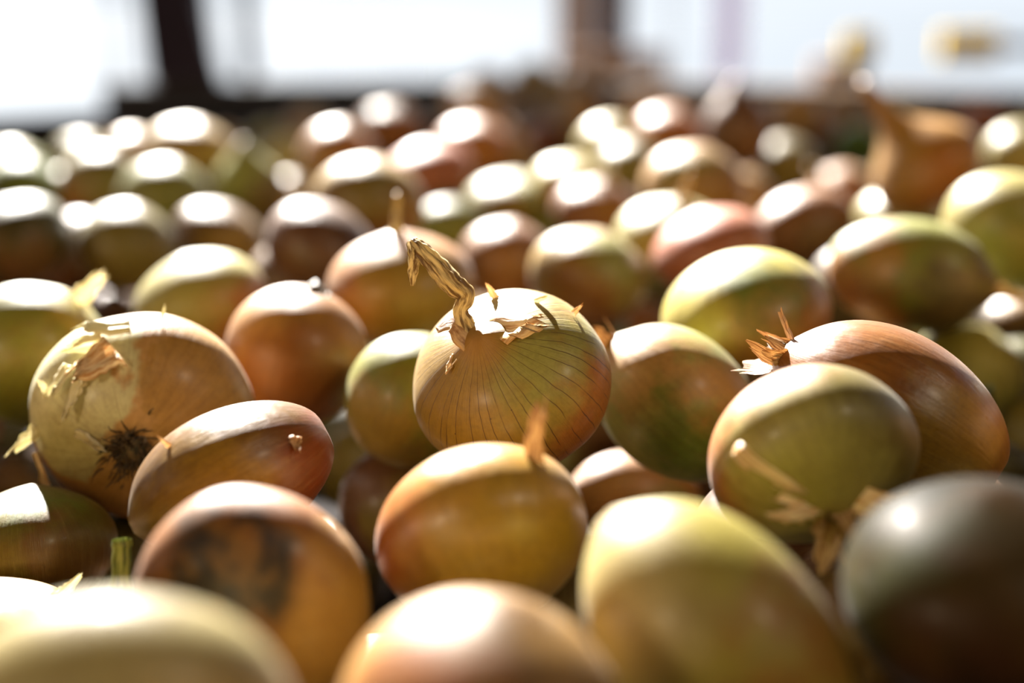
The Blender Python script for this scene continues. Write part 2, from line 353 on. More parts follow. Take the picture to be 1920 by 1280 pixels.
def add_neck(ob, kind, A, zt, k):
    r = np.random.default_rng(k+5)
    if kind == 'stub':
        a = r.uniform(0, 6.28); dx, dy = math.cos(a)*.12, math.sin(a)*.12
        v = tube([(0, 0, zt-.10), (dx*.4, dy*.4, zt+.08), (dx, dy, zt+.22), (dx*1.8, dy*1.8, zt+.36)], [.20, .11, .10, .07], 14, 14, 6, .14, 1.5, .8, k)
        mesh_obj('dry_neck', v[0], v[1], M['straw'], ob, v[2])
    elif kind == 'thin':
        v = tube([(0, 0, zt-.08), (.02, .02, zt+.10), (-.03, .05, zt+.30), (.05, .06, zt+.50)], [.15, .07, .06, .035], 14, 10, 5, .12, 2, .8, k)
        mesh_obj('dry_neck', v[0], v[1], M['straw'], ob, v[2])
    elif kind == 'scar':
        v = tube([(0, 0, zt-.05), (0, 0, zt+.02), (.01, .01, zt+.05)], [.20, .15, .09], 8, 14, 7, .16, 0, 1, k)
        mesh_obj('neck_scar', v[0], v[1], M['root'], ob, v[2])
    elif kind == 'greencut':
        v = tube([(0, 0, zt-.12), (0, 0, zt+.4), (.02, .02, zt+.9), (.03, .02, zt+1.12)], [.30, .22, .215, .225], 18, 18, 5, .04, .2, .8, k, cap=False)
        # hollow cut end: an inner wall that runs back down
        w = tube([(.03, .02, zt+1.12), (.02, .02, zt+.9), (0.01, .01, zt+.7)], [.205, .17, .15], 6, 18, 5, .04, .2, .8, k)
        j = join(v, (w[0], w[1], w[2])); mesh_obj('cut_neck', j[0], j[1], M['green' if ob['label'].find('dark green') < 0 else 'darkgreen'], ob, j[2])
    elif kind in ('ragged', 'papery'):
        m = 8 if kind == 'ragged' else 4; parts = []
        for i in range(m):
            a = 2*math.pi*i/m+r.uniform(-.3, .3); d = np.array([math.cos(a), math.sin(a), 0])
            p = ell_proj(d*.16+np.array([0, 0, A]), A, 1.0); t = d*(r.uniform(-.35, .75) if kind == 'ragged' else r.uniform(-.2, .25))+np.array([0, 0, 1.])*r.uniform(.5, 1)
            parts.append(flake(p, t, r.uniform(.24, .42) if kind == 'ragged' else r.uniform(.28, .46), A, 'stand', k*13+i, .95))
        j = join(*parts); mesh_obj('dry_neck', j[0], j[1], M['tanpaper'], ob, j[2], smooth=False)
        if kind == 'ragged':
            v = tube([(0, 0, zt-.08), (0, 0, zt+.02), (.01, 0, zt+.06)], [.15, .12, .07], 6, 12, 6, .15, 0, 1, k); mesh_obj('neck_scar', v[0], v[1], M['root'], ob, v[2])
def add_root(ob, kind, A, k):
    r = np.random.default_rng(k+9); s = -1 if kind == 'hairy' else 1; z0 = s*A*.97
    parts = [tube([(0, 0, z0-s*.05), (0, 0, z0+s*.015), (0, 0, z0+s*.045)], [.21, .15, .06], 7, 14, 7, .14, 0, 1, k)]
    for i in range(130):
        a = r.uniform(0, 6.28); q = abs(r.normal())*.11+.015; c = np.array([math.cos(a)*q, math.sin(a)*q, z0*(1-q*q*.4)])
        l = r.uniform(.07, .20); d = np.array([math.cos(a+r.normal()*.5)*r.uniform(.3, 1.1), math.sin(a+r.normal()*.5)*r.uniform(.3, 1.1), s*r.uniform(.25, 1)]); d /= np.linalg.norm(d)
        parts.append(tube([c-d*.03, c+d*l*.5, c+d*l+r.normal(size=3)*.03], [.011, .009, .003], 4, 4, 0, 0, 0, 1, i))
    j = join(*parts); mesh_obj('root_tuft', j[0], j[1], M['root'], ob, j[2])

ONIONS = [
{'label': 'pale yellow onion cropped by the bottom edge, in the bottom left corner', 'loc': [-0.0775, 0.2512, 1.0935], 'R': 0.0359, 'A': 0.72, 'q': [0.7001, -0.3614, -0.3376, -0.5151], 'pal': 'pale'},
{'label': 'tan onion with a brown smudge on top, cut by the bottom edge', 'loc': [-0.0075, 0.2806, 1.0833], 'R': 0.0312, 'A': 0.904, 'q': [0.6645, -0.0897, 0.0807, -0.7375], 'pal': 'tan', 'patches': [([0.505, -0.057, 0.861], 0.35, 'brown'), ([0.717, -0.584, 0.38], 0.5, 'orange')]},
{'label': 'big long ochre onion lying slanted, with a small reddish spot, at the bottom right', 'loc': [0.0504, 0.3166, 1.0854], 'R': 0.0264, 'A': 1.488, 'q': [0.6552, 0.1053, -0.4081, -0.6269], 'pal': 'yellow', 'patches': [([0.726, 0.616, -0.306], 0.16, 'red'), ([0.548, -0.416, 0.726], 0.6, 'pale'), ([0.73, 0.55, -0.407], 0.45, 'amber')]},
{'label': 'dull grey-green onion out of focus in the bottom right corner', 'loc': [0.1147, 0.3199, 1.0967], 'R': 0.0345, 'A': 0.763, 'q': [0.5735, 0.0538, 0.0404, -0.8165], 'pal': 'grey', 'patches': [([0.761, -0.271, 0.59], 0.45, 'dirtygreen'), ([0.956, 0.285, 0.075], 0.6, 'maroon'), ([0.644, 0.479, 0.596], 0.5, 'greybrown')], 'feats': {'shine': 0.3, 'streak': 0.3}},
{'label': 'russet onion with a black dirt ring on its face, at the bottom left', 'loc': [-0.0706, 0.3594, 1.0767], 'R': 0.0325, 'A': 0.72, 'q': [0.576, 0.5986, -0.4019, 0.3852], 'pal': 'orangebrown', 'patches': [([0.238, -0.871, 0.43], 0.7, 'tan'), ([0.383, 0.346, 0.857], 0.5, 'brown')], 'feats': {'dirt': [0.468, 0.282, 0.838], 'streak': 0.5}},
{'label': 'smooth honey tan onion right below the onion with the dried stem', 'loc': [-0.0088, 0.3996, 1.0807], 'R': 0.0317, 'A': 0.81, 'q': [0.6578, -0.1586, -0.3555, -0.6448], 'pal': 'tan', 'patches': [([0.336, -0.906, 0.259], 0.5, 'orange'), ([0.737, 0.257, -0.625], 0.7, 'ochre')], 'feats': {'vein': 0.05, 'gloss': 1, 'flakes': [([0.691, 0.66, 0.238], [0.499, 0.276, 0.835], 0.442, 'stand', 'tanpaper', 0.55, [0.927, 0.0, -0.375])]}},
{'label': 'striped onion whose flattened dry neck points down, in front of the large copper one', 'loc': [0.0903, 0.4104, 1.1027], 'R': 0.0324, 'A': 0.747, 'q': [0.1799, 0.5326, -0.7072, 0.4288], 'pal': 'olive', 'patches': [([0.447, 0.883, -0.142], 0.6, 'orange'), ([0.876, 0.117, -0.468], 0.45, 'orange'), ([0.709, 0.088, 0.699], 0.7, 'olivepale')], 'feats': {'neck': 'ragged', 'streak': 0.85, 'vein': 0.4, 'flakes': [([0.792, 0.572, 0.159], [-0.439, -0.582, 0.702], 0.771, 'lie', 'paper', 0.3, [0.848, 0.0, 0.53]), ([0.209, 0.044, 0.73], [0.554, 0.882, -0.227], 0.547, 'stand', 'paper', 0.7, [0.848, 0.0, 0.53]), ([0.118, -0.094, 0.738], [0.197, -1.002, 0.346], 0.572, 'stand', 'paper', 0.6, [0.848, 0.0, 0.53]), ([0.076, -0.003, 0.745], [0.002, 0.699, 0.94], 0.473, 'stand', 'tanpaper', 0.8, [0.848, 0.0, 0.53]), ([-0.057, -0.137, 0.739], [-0.127, 0.096, 1.147], 0.398, 'stand', 'tanpaper', 0.7, [0.848, 0.0, 0.53])]}},
{'label': 'large copper onion on the right with a ragged root end at its left', 'loc': [0.1267, 0.4582, 1.0999], 'R': 0.0283, 'A': 1.447, 'q': [0.5931, 0.2533, -0.455, -0.6141], 'pal': 'orangebrown', 'patches': [([0.701, -0.037, -0.712], 0.7, 'ochre')], 'feats': {'root': 'ragged', 'vein': 0.55, 'streak': 0.7, 'gloss': 1}},
{'label': 'onion with a long bent dried stem, sharp in the middle of the pile', 'loc': [0.0, 0.4856, 1.1043], 'R': 0.0353, 'A': 0.792, 'q': [0.7593, 0.3854, 0.0172, -0.524], 'pal': 'ochre', 'patches': [([0.688, 0.525, 0.502], 0.5, 'greenpale'), ([0.817, 0.384, -0.43], 0.55, 'orange'), ([-0.637, 0.372, 0.675], 0.45, 'pale'), ([0.55, -0.761, 0.345], 0.6, 'amber'), ([-0.032, -0.62, 0.784], 0.5, 'tan')], 'feats': {'neck': 'hero', 'vein': 1.0, 'stem': ([[-0.208, -0.05, 0.693], [-0.244, -0.037, 0.82], [-0.341, 0.009, 0.93], [-0.404, 0.129, 0.997], [-0.519, 0.099, 1.121], [-0.712, 0.077, 1.255], [-0.881, 0.052, 1.369], [-1.001, 0.034, 1.442]], [0.144, 0.112, 0.08, 0.102, 0.118, 0.112, 0.091, 0.048]), 'tail': ([[-0.969, 0.043, 1.429], [-0.85, -0.03, 1.385], [-0.763, -0.139, 1.326], [-0.686, -0.226, 1.247]], [0.08, 0.059, 0.048, 0.016]), 'lip': ([[0.0, -0.03, 0.672], [-0.122, -0.099, 0.83], [-0.267, -0.128, 0.937], [-0.287, -0.287, 0.969]], [0.182, 0.16, 0.107, 0.048]), 'collar': 0.6, 'flakes': [([-0.068, 0.126, 0.784], [0.62, 0.721, -0.364], 0.66, 'lift', 'paper', 0.62, [0.643, 0.0, 0.766]), ([-0.191, 0.645, 0.586], [0.341, 0.985, -0.13], 0.13, 'stand', 'white', 0.4, [0.643, 0.0, 0.766]), ([0.042, 0.887, 0.364], [-0.041, 0.978, 0.191], 0.11, 'stand', 'paper', 0.6, [0.643, 0.0, 0.766]), ([0.054, 0.424, 0.716], [0.066, 1.0, 0.102], 0.1, 'stand', 'white', 0.25, [0.643, 0.0, 0.766]), ([-0.045, -0.267, 0.762], [0.562, -0.83, -0.315], 0.18, 'lift', 'paper', 0.6, [0.643, 0.0, 0.766]), ([-0.49, 0.367, 0.626], [-0.689, -0.015, 0.735], 0.12, 'stand', 'paper', 0.8, [0.643, 0.0, 0.766])]}},
{'label': 'onion showing its dark hairy root end, with torn white skin at the left', 'loc': [-0.1398, 0.5186, 1.0813], 'R': 0.0415, 'A': 0.72, 'q': [0.6428, -0.5383, -0.388, -0.3828], 'pal': 'peach', 'patches': [([0.22, -0.81, -0.544], 0.66, 'flesh'), ([0.693, 0.533, -0.485], 0.6, 'tan')], 'feats': {'root': 'hairy', 'vein': 0.35, 'streak': 0.7, 'soft': 0.05, 'flakes': [([0.88, -0.39, -0.196], [-0.217, -0.957, -0.233], 0.45, 'lift', 'white', 0.45, [0.423, 0.0, -0.906]), ([0.72, -0.567, -0.288], [-0.515, -0.837, -0.372], 0.3, 'stand', 'white', 0.6, [0.423, 0.0, -0.906]), ([0.55, -0.754, -0.258], [0.386, 0.929, 0.048], 0.38, 'stand', 'white', 0.16, [0.423, 0.0, -0.906]), ([0.707, -0.442, -0.398], [-0.724, -0.594, -0.47], 0.42, 'lift', 'paper', 0.9, [0.423, 0.0, -0.906]), ([0.051, -0.852, -0.375], [0.84, -0.53, 0.259], 0.16, 'stand', 'white', 0.5, [0.423, 0.0, -0.906]), ([-0.284, -0.855, -0.313], [-0.902, -0.256, -0.553], 0.24, 'stand', 'white', 0.6, [0.423, 0.0, -0.906]), ([0.379, -0.609, -0.502], [-0.94, -0.081, -0.571], 0.34, 'lift', 'white', 0.35, [0.423, 0.0, -0.906]), ([-0.045, -0.485, -0.629], [0.063, 1.059, -0.103], 0.28, 'lift', 'white', 0.4, [0.423, 0.0, -0.906]), ([0.413, -0.754, -0.368], [-0.956, -0.128, -0.578], 0.3, 'lift', 'white', 0.5, [0.423, 0.0, -0.906]), ([0.982, -0.169, -0.064], [0.964, -0.154, 0.317], 0.13, 'stand', 'white', 0.3, [0.423, 0.0, -0.906]), ([-0.52, -0.762, -0.279], [-0.739, 0.53, -0.477], 0.34, 'lift', 'paper', 0.35, [0.423, 0.0, -0.906])]}},
{'label': 'glossy brown oval onion lying under the onion with the hairy root end', 'loc': [-0.0905, 0.441, 1.0849], 'R': 0.023, 'A': 1.5, 'q': [0.5552, 0.6013, -0.5434, -0.1871], 'pal': 'brown', 'patches': [([0.409, -0.546, -0.731], 0.7, 'red'), ([0.906, -0.03, 0.421], 0.6, 'ochre')], 'feats': {'vein': 0.4, 'streak': 0.7, 'gloss': 1, 'flakes': [([0.505, 0.736, 0.675], [0.022, 0.898, 0.451], 0.197, 'stand', 'paper', 0.5, [0.985, 0.0, 0.174]), ([0.826, 0.125, -0.826], [0.217, -0.891, 0.499], 0.258, 'lift', 'tanpaper', 0.8, [0.985, 0.0, 0.174])]}},
{'label': 'dark olive onion at the left edge, streaked with green, beside the cut green neck', 'loc': [-0.1704, 0.4763, 1.0454], 'R': 0.0286, 'A': 0.779, 'q': [0.8151, -0.0479, -0.0798, -0.5718], 'pal': 'olive', 'patches': [([0.772, 0.348, 0.533], 0.5, 'green'), ([0.917, 0.362, -0.166], 0.6, 'brown')], 'feats': {'streak': 0.6}},
{'label': 'tan onion with a curled white skin tip in the lower left corner', 'loc': [-0.1652, 0.4234, 1.0332], 'R': 0.0284, 'A': 0.749, 'q': [0.8209, -0.0624, -0.1055, -0.5578], 'pal': 'tan', 'patches': [([0.815, -0.063, 0.576], 0.6, 'pale')], 'feats': {'flakes': [([0.385, 0.63, 0.505], [-0.0, 0.811, 0.577], 0.303, 'stand', 'white', 0.6, [0.985, -0.0, 0.174])]}},
{'label': 'small grey-brown onion at the left edge above the dark olive onion', 'loc': [-0.2642, 0.7127, 0.9862], 'R': 0.0248, 'A': 0.72, 'q': [0.8125, -0.0727, -0.0364, -0.5772], 'pal': 'grey', 'patches': [([0.957, -0.23, 0.177], 0.5, 'brown')]},
{'label': 'dusky purple-brown onion half hidden behind the honey tan onion', 'loc': [-0.0479, 0.5622, 1.03], 'R': 0.0245, 'A': 1.051, 'q': [0.7514, 0.0499, -0.0465, -0.6563], 'pal': 'redbrown', 'patches': [([0.992, 0.116, -0.054], 0.6, 'olive')], 'feats': {'vein': 0.3}},
{'label': 'low copper onion with red veins and a dry stub, behind two big front onions', 'loc': [0.0564, 0.6143, 1.0155], 'R': 0.0209, 'A': 1.5, 'q': [0.6759, 0.4538, -0.457, -0.3583], 'pal': 'copper', 'patches': [([0.829, -0.397, -0.393], 0.6, 'olive')], 'feats': {'neck': 'stub', 'vein': 0.9}},
{'label': 'pale green onion with a papery neck tip, touching the dried-stem onion on its right', 'loc': [0.0645, 0.5307, 1.0838], 'R': 0.0277, 'A': 1.256, 'q': [0.6562, 0.2269, -0.3731, -0.6155], 'pal': 'greenpale', 'patches': [([0.67, 0.152, 0.727], 0.6, 'peach'), ([0.914, -0.194, -0.355], 0.6, 'green'), ([0.688, 0.637, -0.348], 0.5, 'tan')], 'feats': {'neck': 'papery', 'streak': 0.7}},
{'label': 'olive green onion tucked behind the left side of the one with the dried stem', 'loc': [-0.0417, 0.549, 1.0801], 'R': 0.0261, 'A': 1.034, 'q': [0.6963, -0.2839, -0.0362, -0.6582], 'pal': 'olivegreen', 'patches': [([0.542, -0.26, -0.799], 0.6, 'ochre')]},
{'label': 'bright lemon yellow onion right of centre behind the pale green one', 'loc': [0.099, 0.5904, 1.1067], 'R': 0.0367, 'A': 0.725, 'q': [0.1061, -0.6645, 0.7345, -0.0878], 'pal': 'yellow', 'patches': [([0.86, -0.509, 0.033], 0.6, 'tan'), ([0.693, -0.332, -0.639], 0.4, 'green'), ([0.247, -0.839, 0.485], 0.4, 'orange')]},
{'label': 'orange-brown onion with a dark neck scar, behind the glossy brown oval one', 'loc': [-0.0917, 0.5887, 1.0884], 'R': 0.0307, 'A': 0.976, 'q': [0.7184, -0.1167, 0.1235, -0.6746], 'pal': 'copper', 'patches': [([0.666, -0.563, 0.489], 0.5, 'tan'), ([0.978, 0.137, -0.16], 0.7, 'orangebrown')], 'feats': {'neck': 'scar'}},
{'label': 'olive onion with an orange right side, behind the onion with the hairy root end', 'loc': [-0.1543, 0.6908, 1.0888], 'R': 0.0331, 'A': 0.784, 'q': [0.793, 0.1323, -0.0701, -0.5905], 'pal': 'olivepale', 'patches': [([0.621, 0.642, -0.45], 0.65, 'orange')]},
{'label': 'large green onion at the left edge with a torn white skin tip', 'loc': [-0.201, 0.5778, 1.0916], 'R': 0.0313, 'A': 0.963, 'q': [0.7405, -0.2425, 0.1593, -0.6062], 'pal': 'olivegreen', 'patches': [([0.274, 0.28, 0.92], 0.35, 'yellow')], 'feats': {'flakes': [([0.204, 0.088, 0.939], [-0.101, 0.256, 0.956], 0.443, 'stand', 'white', 0.7, [0.978, -0.0, 0.208])]}},
{'label': 'apricot onion with a thin neck stub standing behind the bent dried stem', 'loc': [-0.0527, 0.6622, 1.1023], 'R': 0.0354, 'A': 0.76, 'q': [0.7391, 0.0646, 0.0189, -0.6703], 'pal': 'copper', 'patches': [([0.966, 0.26, -0.012], 0.8, 'ochre')], 'feats': {'neck': 'thin'}},
{'label': 'small russet onion with a white-lit top behind the one with the dried stem', 'loc': [-0.0034, 0.8943, 1.0732], 'R': 0.0299, 'A': 0.883, 'q': [0.6948, -0.063, 0.0588, -0.714], 'pal': 'orangebrown', 'patches': [([0.936, -0.336, 0.105], 0.5, 'copper')]},
{'label': 'olive and dark orange onion right of and behind the dried-stem onion', 'loc': [0.0416, 0.7628, 1.0883], 'R': 0.0326, 'A': 0.815, 'q': [0.6555, -0.1199, 0.1148, -0.7368], 'pal': 'ochre', 'patches': [([0.95, 0.291, -0.112], 0.7, 'orangebrown'), ([0.586, 0.425, 0.69], 0.5, 'greenpale')]},
{'label': 'pale olive onion with a white dry neck, beside the pink onion', 'loc': [0.095, 0.8291, 1.0969], 'R': 0.0352, 'A': 0.72, 'q': [0.6461, 0.0182, 0.1171, -0.754], 'pal': 'olivepale', 'feats': {'neck': 'thin'}},
{'label': 'pinkish red onion behind the bright lemon yellow one', 'loc': [0.1088, 0.764, 1.1028], 'R': 0.0325, 'A': 0.72, 'q': [0.6679, 0.1101, -0.1241, -0.7256], 'pal': 'pink'},
{'label': 'chestnut brown onion with a frayed pale neck at its lower left', 'loc': [0.1991, 0.9603, 1.0848], 'R': 0.0273, 'A': 1.337, 'q': [0.4608, 0.5457, -0.6325, -0.2998], 'pal': 'orangebrown', 'patches': [([0.801, -0.586, -0.123], 0.6, 'brown')], 'feats': {'neck': 'ragged'}},
{'label': 'green and orange onion on the right, its dry neck pointing right', 'loc': [0.1974, 0.6977, 1.1028], 'R': 0.0282, 'A': 1.436, 'q': [0.3238, -0.478, 0.5706, -0.584], 'pal': 'olivegreen', 'patches': [([0.458, 0.629, -0.628], 0.6, 'orange'), ([0.484, 0.24, 0.842], 0.6, 'greybrown'), ([0.719, -0.421, -0.553], 0.4, 'amber')], 'feats': {'neck': 'stub'}},
{'label': 'large pale olive onion at the right edge under the tall-necked onion', 'loc': [0.2646, 0.7498, 1.1154], 'R': 0.0358, 'A': 0.888, 'q': [0.5388, -0.1589, 0.1712, -0.8094], 'pal': 'olivepale', 'patches': [([0.874, 0.474, -0.11], 0.7, 'olivegreen')]},
{'label': 'smooth pale green onion behind the large copper one at the right edge', 'loc': [0.2298, 0.6933, 1.0525], 'R': 0.0285, 'A': 0.863, 'q': [0.5481, -0.125, 0.1128, -0.8193], 'pal': 'greenpale'},
{'label': 'dark olive onion cut by the right edge, beside the large copper onion', 'loc': [0.2575, 0.6616, 1.026], 'R': 0.0197, 'A': 1.216, 'q': [0.5731, -0.0164, -0.076, -0.8158], 'pal': 'olive'},
{'label': 'small shadowed brown onion at the right edge under the pale olive one', 'loc': [0.3612, 0.9918, 1.0148], 'R': 0.0267, 'A': 0.72, 'q': [0.5828, 0.0531, -0.0278, -0.8104], 'pal': 'greybrown', 'patches': [([0.83, 0.011, 0.558], 0.4, 'tan')]},
{'label': 'purple-brown onion behind the apricot one, left of the bent stem', 'loc': [-0.1082, 0.7959, 1.0969], 'R': 0.0342, 'A': 0.789, 'q': [0.6947, -0.1994, 0.1761, -0.6683], 'pal': 'redbrown', 'patches': [([0.768, 0.484, 0.419], 0.6, 'maroon')]},
{'label': 'round olive onion in the left middle of the pile with a thin bright rim', 'loc': [-0.2433, 0.884, 1.0839], 'R': 0.0309, 'A': 0.91, 'q': [0.7794, -0.0828, 0.0695, -0.6171], 'pal': 'olive'},
{'label': 'brown onion in shade between the round olive one and the purple-brown one', 'loc': [-0.2017, 0.971, 1.076], 'R': 0.0324, 'A': 0.72, 'q': [0.7416, -0.1407, 0.1237, -0.6441], 'pal': 'brown', 'patches': [([0.857, 0.507, 0.092], 0.6, 'ochre')]},
{'label': 'dirty dark green onion at the left edge, behind the large green one', 'loc': [-0.301, 0.8608, 1.0916], 'R': 0.0326, 'A': 0.845, 'q': [0.8154, 0.1918, -0.1257, -0.5316], 'pal': 'dirtygreen', 'patches': [([0.914, -0.079, -0.397], 0.6, 'brown')]},
{'label': 'blurred green onion with a broad lit top at the left edge, middle rows', 'loc': [-0.3987, 1.155, 1.0848], 'R': 0.0313, 'A': 0.885, 'q': [0.8, -0.0723, 0.0829, -0.5898], 'pal': 'green'},
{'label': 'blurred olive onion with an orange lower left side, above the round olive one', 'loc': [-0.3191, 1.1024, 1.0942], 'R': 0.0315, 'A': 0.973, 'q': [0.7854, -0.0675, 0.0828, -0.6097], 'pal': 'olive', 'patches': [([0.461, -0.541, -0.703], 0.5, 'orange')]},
{'label': 'blurred olive green onion behind the gap between the round olive and the brown one', 'loc': [-0.2474, 1.0134, 1.0949], 'R': 0.0328, 'A': 0.928, 'q': [0.7723, -0.0681, 0.0788, -0.6267], 'pal': 'olivegreen'},
{'label': 'broad blurred ochre onion near the left end of the back wall', 'loc': [-0.2608, 1.1587, 1.113], 'R': 0.0373, 'A': 0.759, 'q': [0.7681, -0.0542, 0.0888, -0.6319], 'pal': 'ochre'},
{'label': 'small blurred grey-topped onion under the dark left part of the back wall', 'loc': [-0.4308, 1.4358, 1.0793], 'R': 0.0322, 'A': 0.758, 'q': [0.7891, -0.0607, 0.0888, -0.6048], 'pal': 'olivepale'},
{'label': 'small blurred pale green onion farthest left in the back rows', 'loc': [-0.4861, 1.3875, 1.0763], 'R': 0.0322, 'A': 0.732, 'q': [0.802, -0.0665, 0.0876, -0.5871], 'pal': 'greenpale'},
{'label': 'blurred pale green onion with a pointed cream top, behind the brown shaded one', 'loc': [-0.2087, 1.1207, 1.0876], 'R': 0.0295, 'A': 1.089, 'q': [0.7715, 0.0495, 0.0108, -0.6342], 'pal': 'greenpale', 'patches': [([0.729, 0.598, -0.335], 0.7, 'brown')], 'feats': {'neck': 'cone'}},  # brown patch paints the shadow on its right side
{'label': 'blurred tan onion with a bright ring of light, behind the largest ringed onion', 'loc': [-0.1459, 1.1993, 1.1042], 'R': 0.0328, 'A': 0.986, 'q': [0.7361, -0.0477, 0.0861, -0.6697], 'pal': 'copper'},
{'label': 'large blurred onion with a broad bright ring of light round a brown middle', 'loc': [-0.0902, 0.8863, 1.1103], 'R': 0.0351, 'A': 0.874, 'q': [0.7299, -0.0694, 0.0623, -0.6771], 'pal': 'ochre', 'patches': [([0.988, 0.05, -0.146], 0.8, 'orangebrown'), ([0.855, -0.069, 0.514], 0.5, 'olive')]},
{'label': 'small blurred cream onion left of the tan one ringed with light', 'loc': [-0.2361, 1.5127, 1.0692], 'R': 0.0277, 'A': 1.063, 'q': [0.747, -0.0505, 0.0865, -0.6572], 'pal': 'yellowpale'},
{'label': 'small blurred onion with one white glint, left of the largest ringed onion', 'loc': [-0.2179, 1.3778, 1.0468], 'R': 0.027, 'A': 0.921, 'q': [0.7468, -0.0606, 0.0777, -0.6577], 'pal': 'ochre'},
{'label': 'grey blurred onion against the dark back wall, right of the broad ochre one', 'loc': [-0.2921, 1.7203, 1.0687], 'R': 0.0282, 'A': 0.859, 'q': [0.7517, -0.0467, 0.0909, -0.6516], 'pal': 'olivepale'},
{'label': 'faint blurred grey-tan onion against the back wall above the cream one', 'loc': [-0.2465, 1.7563, 1.0821], 'R': 0.0327, 'A': 0.751, 'q': [0.7427, -0.041, 0.0937, -0.6618], 'pal': 'tan'},
{'label': 'blurred orange-brown onion against the dark back wall, right of the ringed tan one', 'loc': [-0.1246, 1.4872, 1.1052], 'R': 0.0365, 'A': 0.72, 'q': [0.7243, -0.0369, 0.0928, -0.6822], 'pal': 'orangebrown'},
{'label': 'wide blurred pink onion right of the largest ringed onion', 'loc': [-0.0677, 1.1279, 1.0994], 'R': 0.0364, 'A': 0.72, 'q': [0.7346, 0.1284, -0.0842, -0.6609], 'pal': 'pink'},
{'label': 'small blurred rosy onion in front of the wide pink one', 'loc': [-0.0685, 1.3176, 1.0526], 'R': 0.0298, 'A': 0.723, 'q': [0.7124, -0.0525, 0.0748, -0.6958], 'pal': 'pink'},
{'label': 'blurred green onion with a white top behind the apricot one', 'loc': [-0.0464, 1.0771, 1.068], 'R': 0.031, 'A': 0.755, 'q': [0.7089, -0.0576, 0.0689, -0.6995], 'pal': 'olivegreen'},
{'label': 'blurred beige onion at the near end of the mound by the back wall', 'loc': [-0.04, 1.5392, 1.1165], 'R': 0.036, 'A': 0.885, 'q': [0.7049, -0.0289, 0.0956, -0.7023], 'pal': 'tan'},
{'label': 'blurred orange onion in front of the beige one at the back', 'loc': [-0.0351, 1.3424, 1.1005], 'R': 0.0351, 'A': 0.763, 'q': [0.7045, -0.0371, 0.0875, -0.7033], 'pal': 'orange'},
{'label': 'slim upright blurred onion with a cream streak of light up its left side', 'loc': [0.0011, 1.4425, 1.0721], 'R': 0.0259, 'A': 1.342, 'q': [0.7109, 0.0583, -0.015, -0.7008], 'pal': 'tan', 'patches': [([0.781, 0.621, 0.071], 0.6, 'brown')], 'feats': {'neck': 'cone'}},
{'label': 'small blurred pinkish onion right of the slim upright one', 'loc': [0.0379, 1.6941, 1.0725], 'R': 0.0303, 'A': 0.871, 'q': [0.6877, -0.0317, 0.0883, -0.7199], 'pal': 'pink'},
{'label': 'blurred olive onion with a green right side, behind the small russet one', 'loc': [0.0023, 1.1926, 1.0623], 'R': 0.0432, 'A': 0.72, 'q': [0.6939, -0.0502, 0.0713, -0.7148], 'pal': 'olivegreen', 'patches': [([0.655, 0.755, 0.036], 0.6, 'green'), ([0.944, -0.31, 0.111], 0.6, 'ochre')]},
{'label': 'blurred cream onion with an orange shadow edge, in the middle of the back rows', 'loc': [0.0495, 1.1455, 1.0886], 'R': 0.034, 'A': 0.72, 'q': [0.6798, -0.0409, 0.0764, -0.7282], 'pal': 'yellowpale', 'patches': [([0.962, 0.194, -0.194], 0.7, 'orange')]},  # orange patch puts the shadow edge into the skin colour
{'label': 'blurred brown onion with a short tan neck, behind the olive and dark orange one', 'loc': [0.064, 1.0459, 1.0817], 'R': 0.0328, 'A': 0.741, 'q': [0.6668, -0.0317, 0.1049, -0.7371], 'pal': 'orangebrown', 'patches': [([0.836, 0.352, 0.421], 0.3, 'tan')], 'feats': {'neck': 'stub'}},
{'label': 'blurred pale onion standing neck up in the far middle of the pile', 'loc': [0.0836, 1.6659, 1.0962], 'R': 0.0285, 'A': 1.313, 'q': [0.6925, 0.0701, -0.0078, -0.718], 'pal': 'tan', 'patches': [([0.759, 0.648, 0.065], 0.6, 'orange')], 'feats': {'neck': 'cone'}},
{'label': 'blurred pale yellow onion in front of the pale one standing neck up', 'loc': [0.0931, 1.3621, 1.0965], 'R': 0.0321, 'A': 0.951, 'q': [0.6713, -0.0301, 0.0853, -0.7356], 'pal': 'yellowpale'},
{'label': 'blurred olive onion left of the green-topped one with a lit rim', 'loc': [0.1083, 1.302, 1.0866], 'R': 0.0307, 'A': 0.836, 'q': [0.6658, -0.033, 0.0805, -0.741], 'pal': 'olive'},
{'label': 'blurred pink-white onion by the dark wall, left of the far brown pointed one', 'loc': [0.1532, 1.5567, 1.1168], 'R': 0.0381, 'A': 0.749, 'q': [0.6607, -0.0192, 0.0943, -0.7444], 'pal': 'peach'},
{'label': 'blurred onion with a cream top and an orange lower left, behind the green-topped one', 'loc': [0.1562, 1.4108, 1.1041], 'R': 0.0347, 'A': 0.828, 'q': [0.6561, -0.0239, 0.0878, -0.7492], 'pal': 'orange'},
{'label': 'large blurred tan onion with a green patch under its rim, behind the pink one', 'loc': [0.1222, 0.9557, 1.1109], 'R': 0.0352, 'A': 0.872, 'q': [0.6398, -0.0498, 0.1169, -0.758], 'pal': 'tan', 'patches': [([0.915, -0.155, 0.373], 0.5, 'greenpale'), ([0.906, 0.402, -0.13], 0.7, 'copper')]},
{'label': 'blurred dark brown onion with a pointed top, far right of centre', 'loc': [0.2134, 1.3486, 1.1159], 'R': 0.0331, 'A': 1.125, 'q': [0.6531, 0.0655, -0.01, -0.7544], 'pal': 'redbrown', 'feats': {'neck': 'cone'}},
{'label': 'tiny blurred pale onion just right of the dark brown pointed one', 'loc': [0.3723, 2.0881, 1.0731], 'R': 0.031, 'A': 0.793, 'q': [0.6315, -0.0138, 0.0924, -0.7697], 'pal': 'peach'},
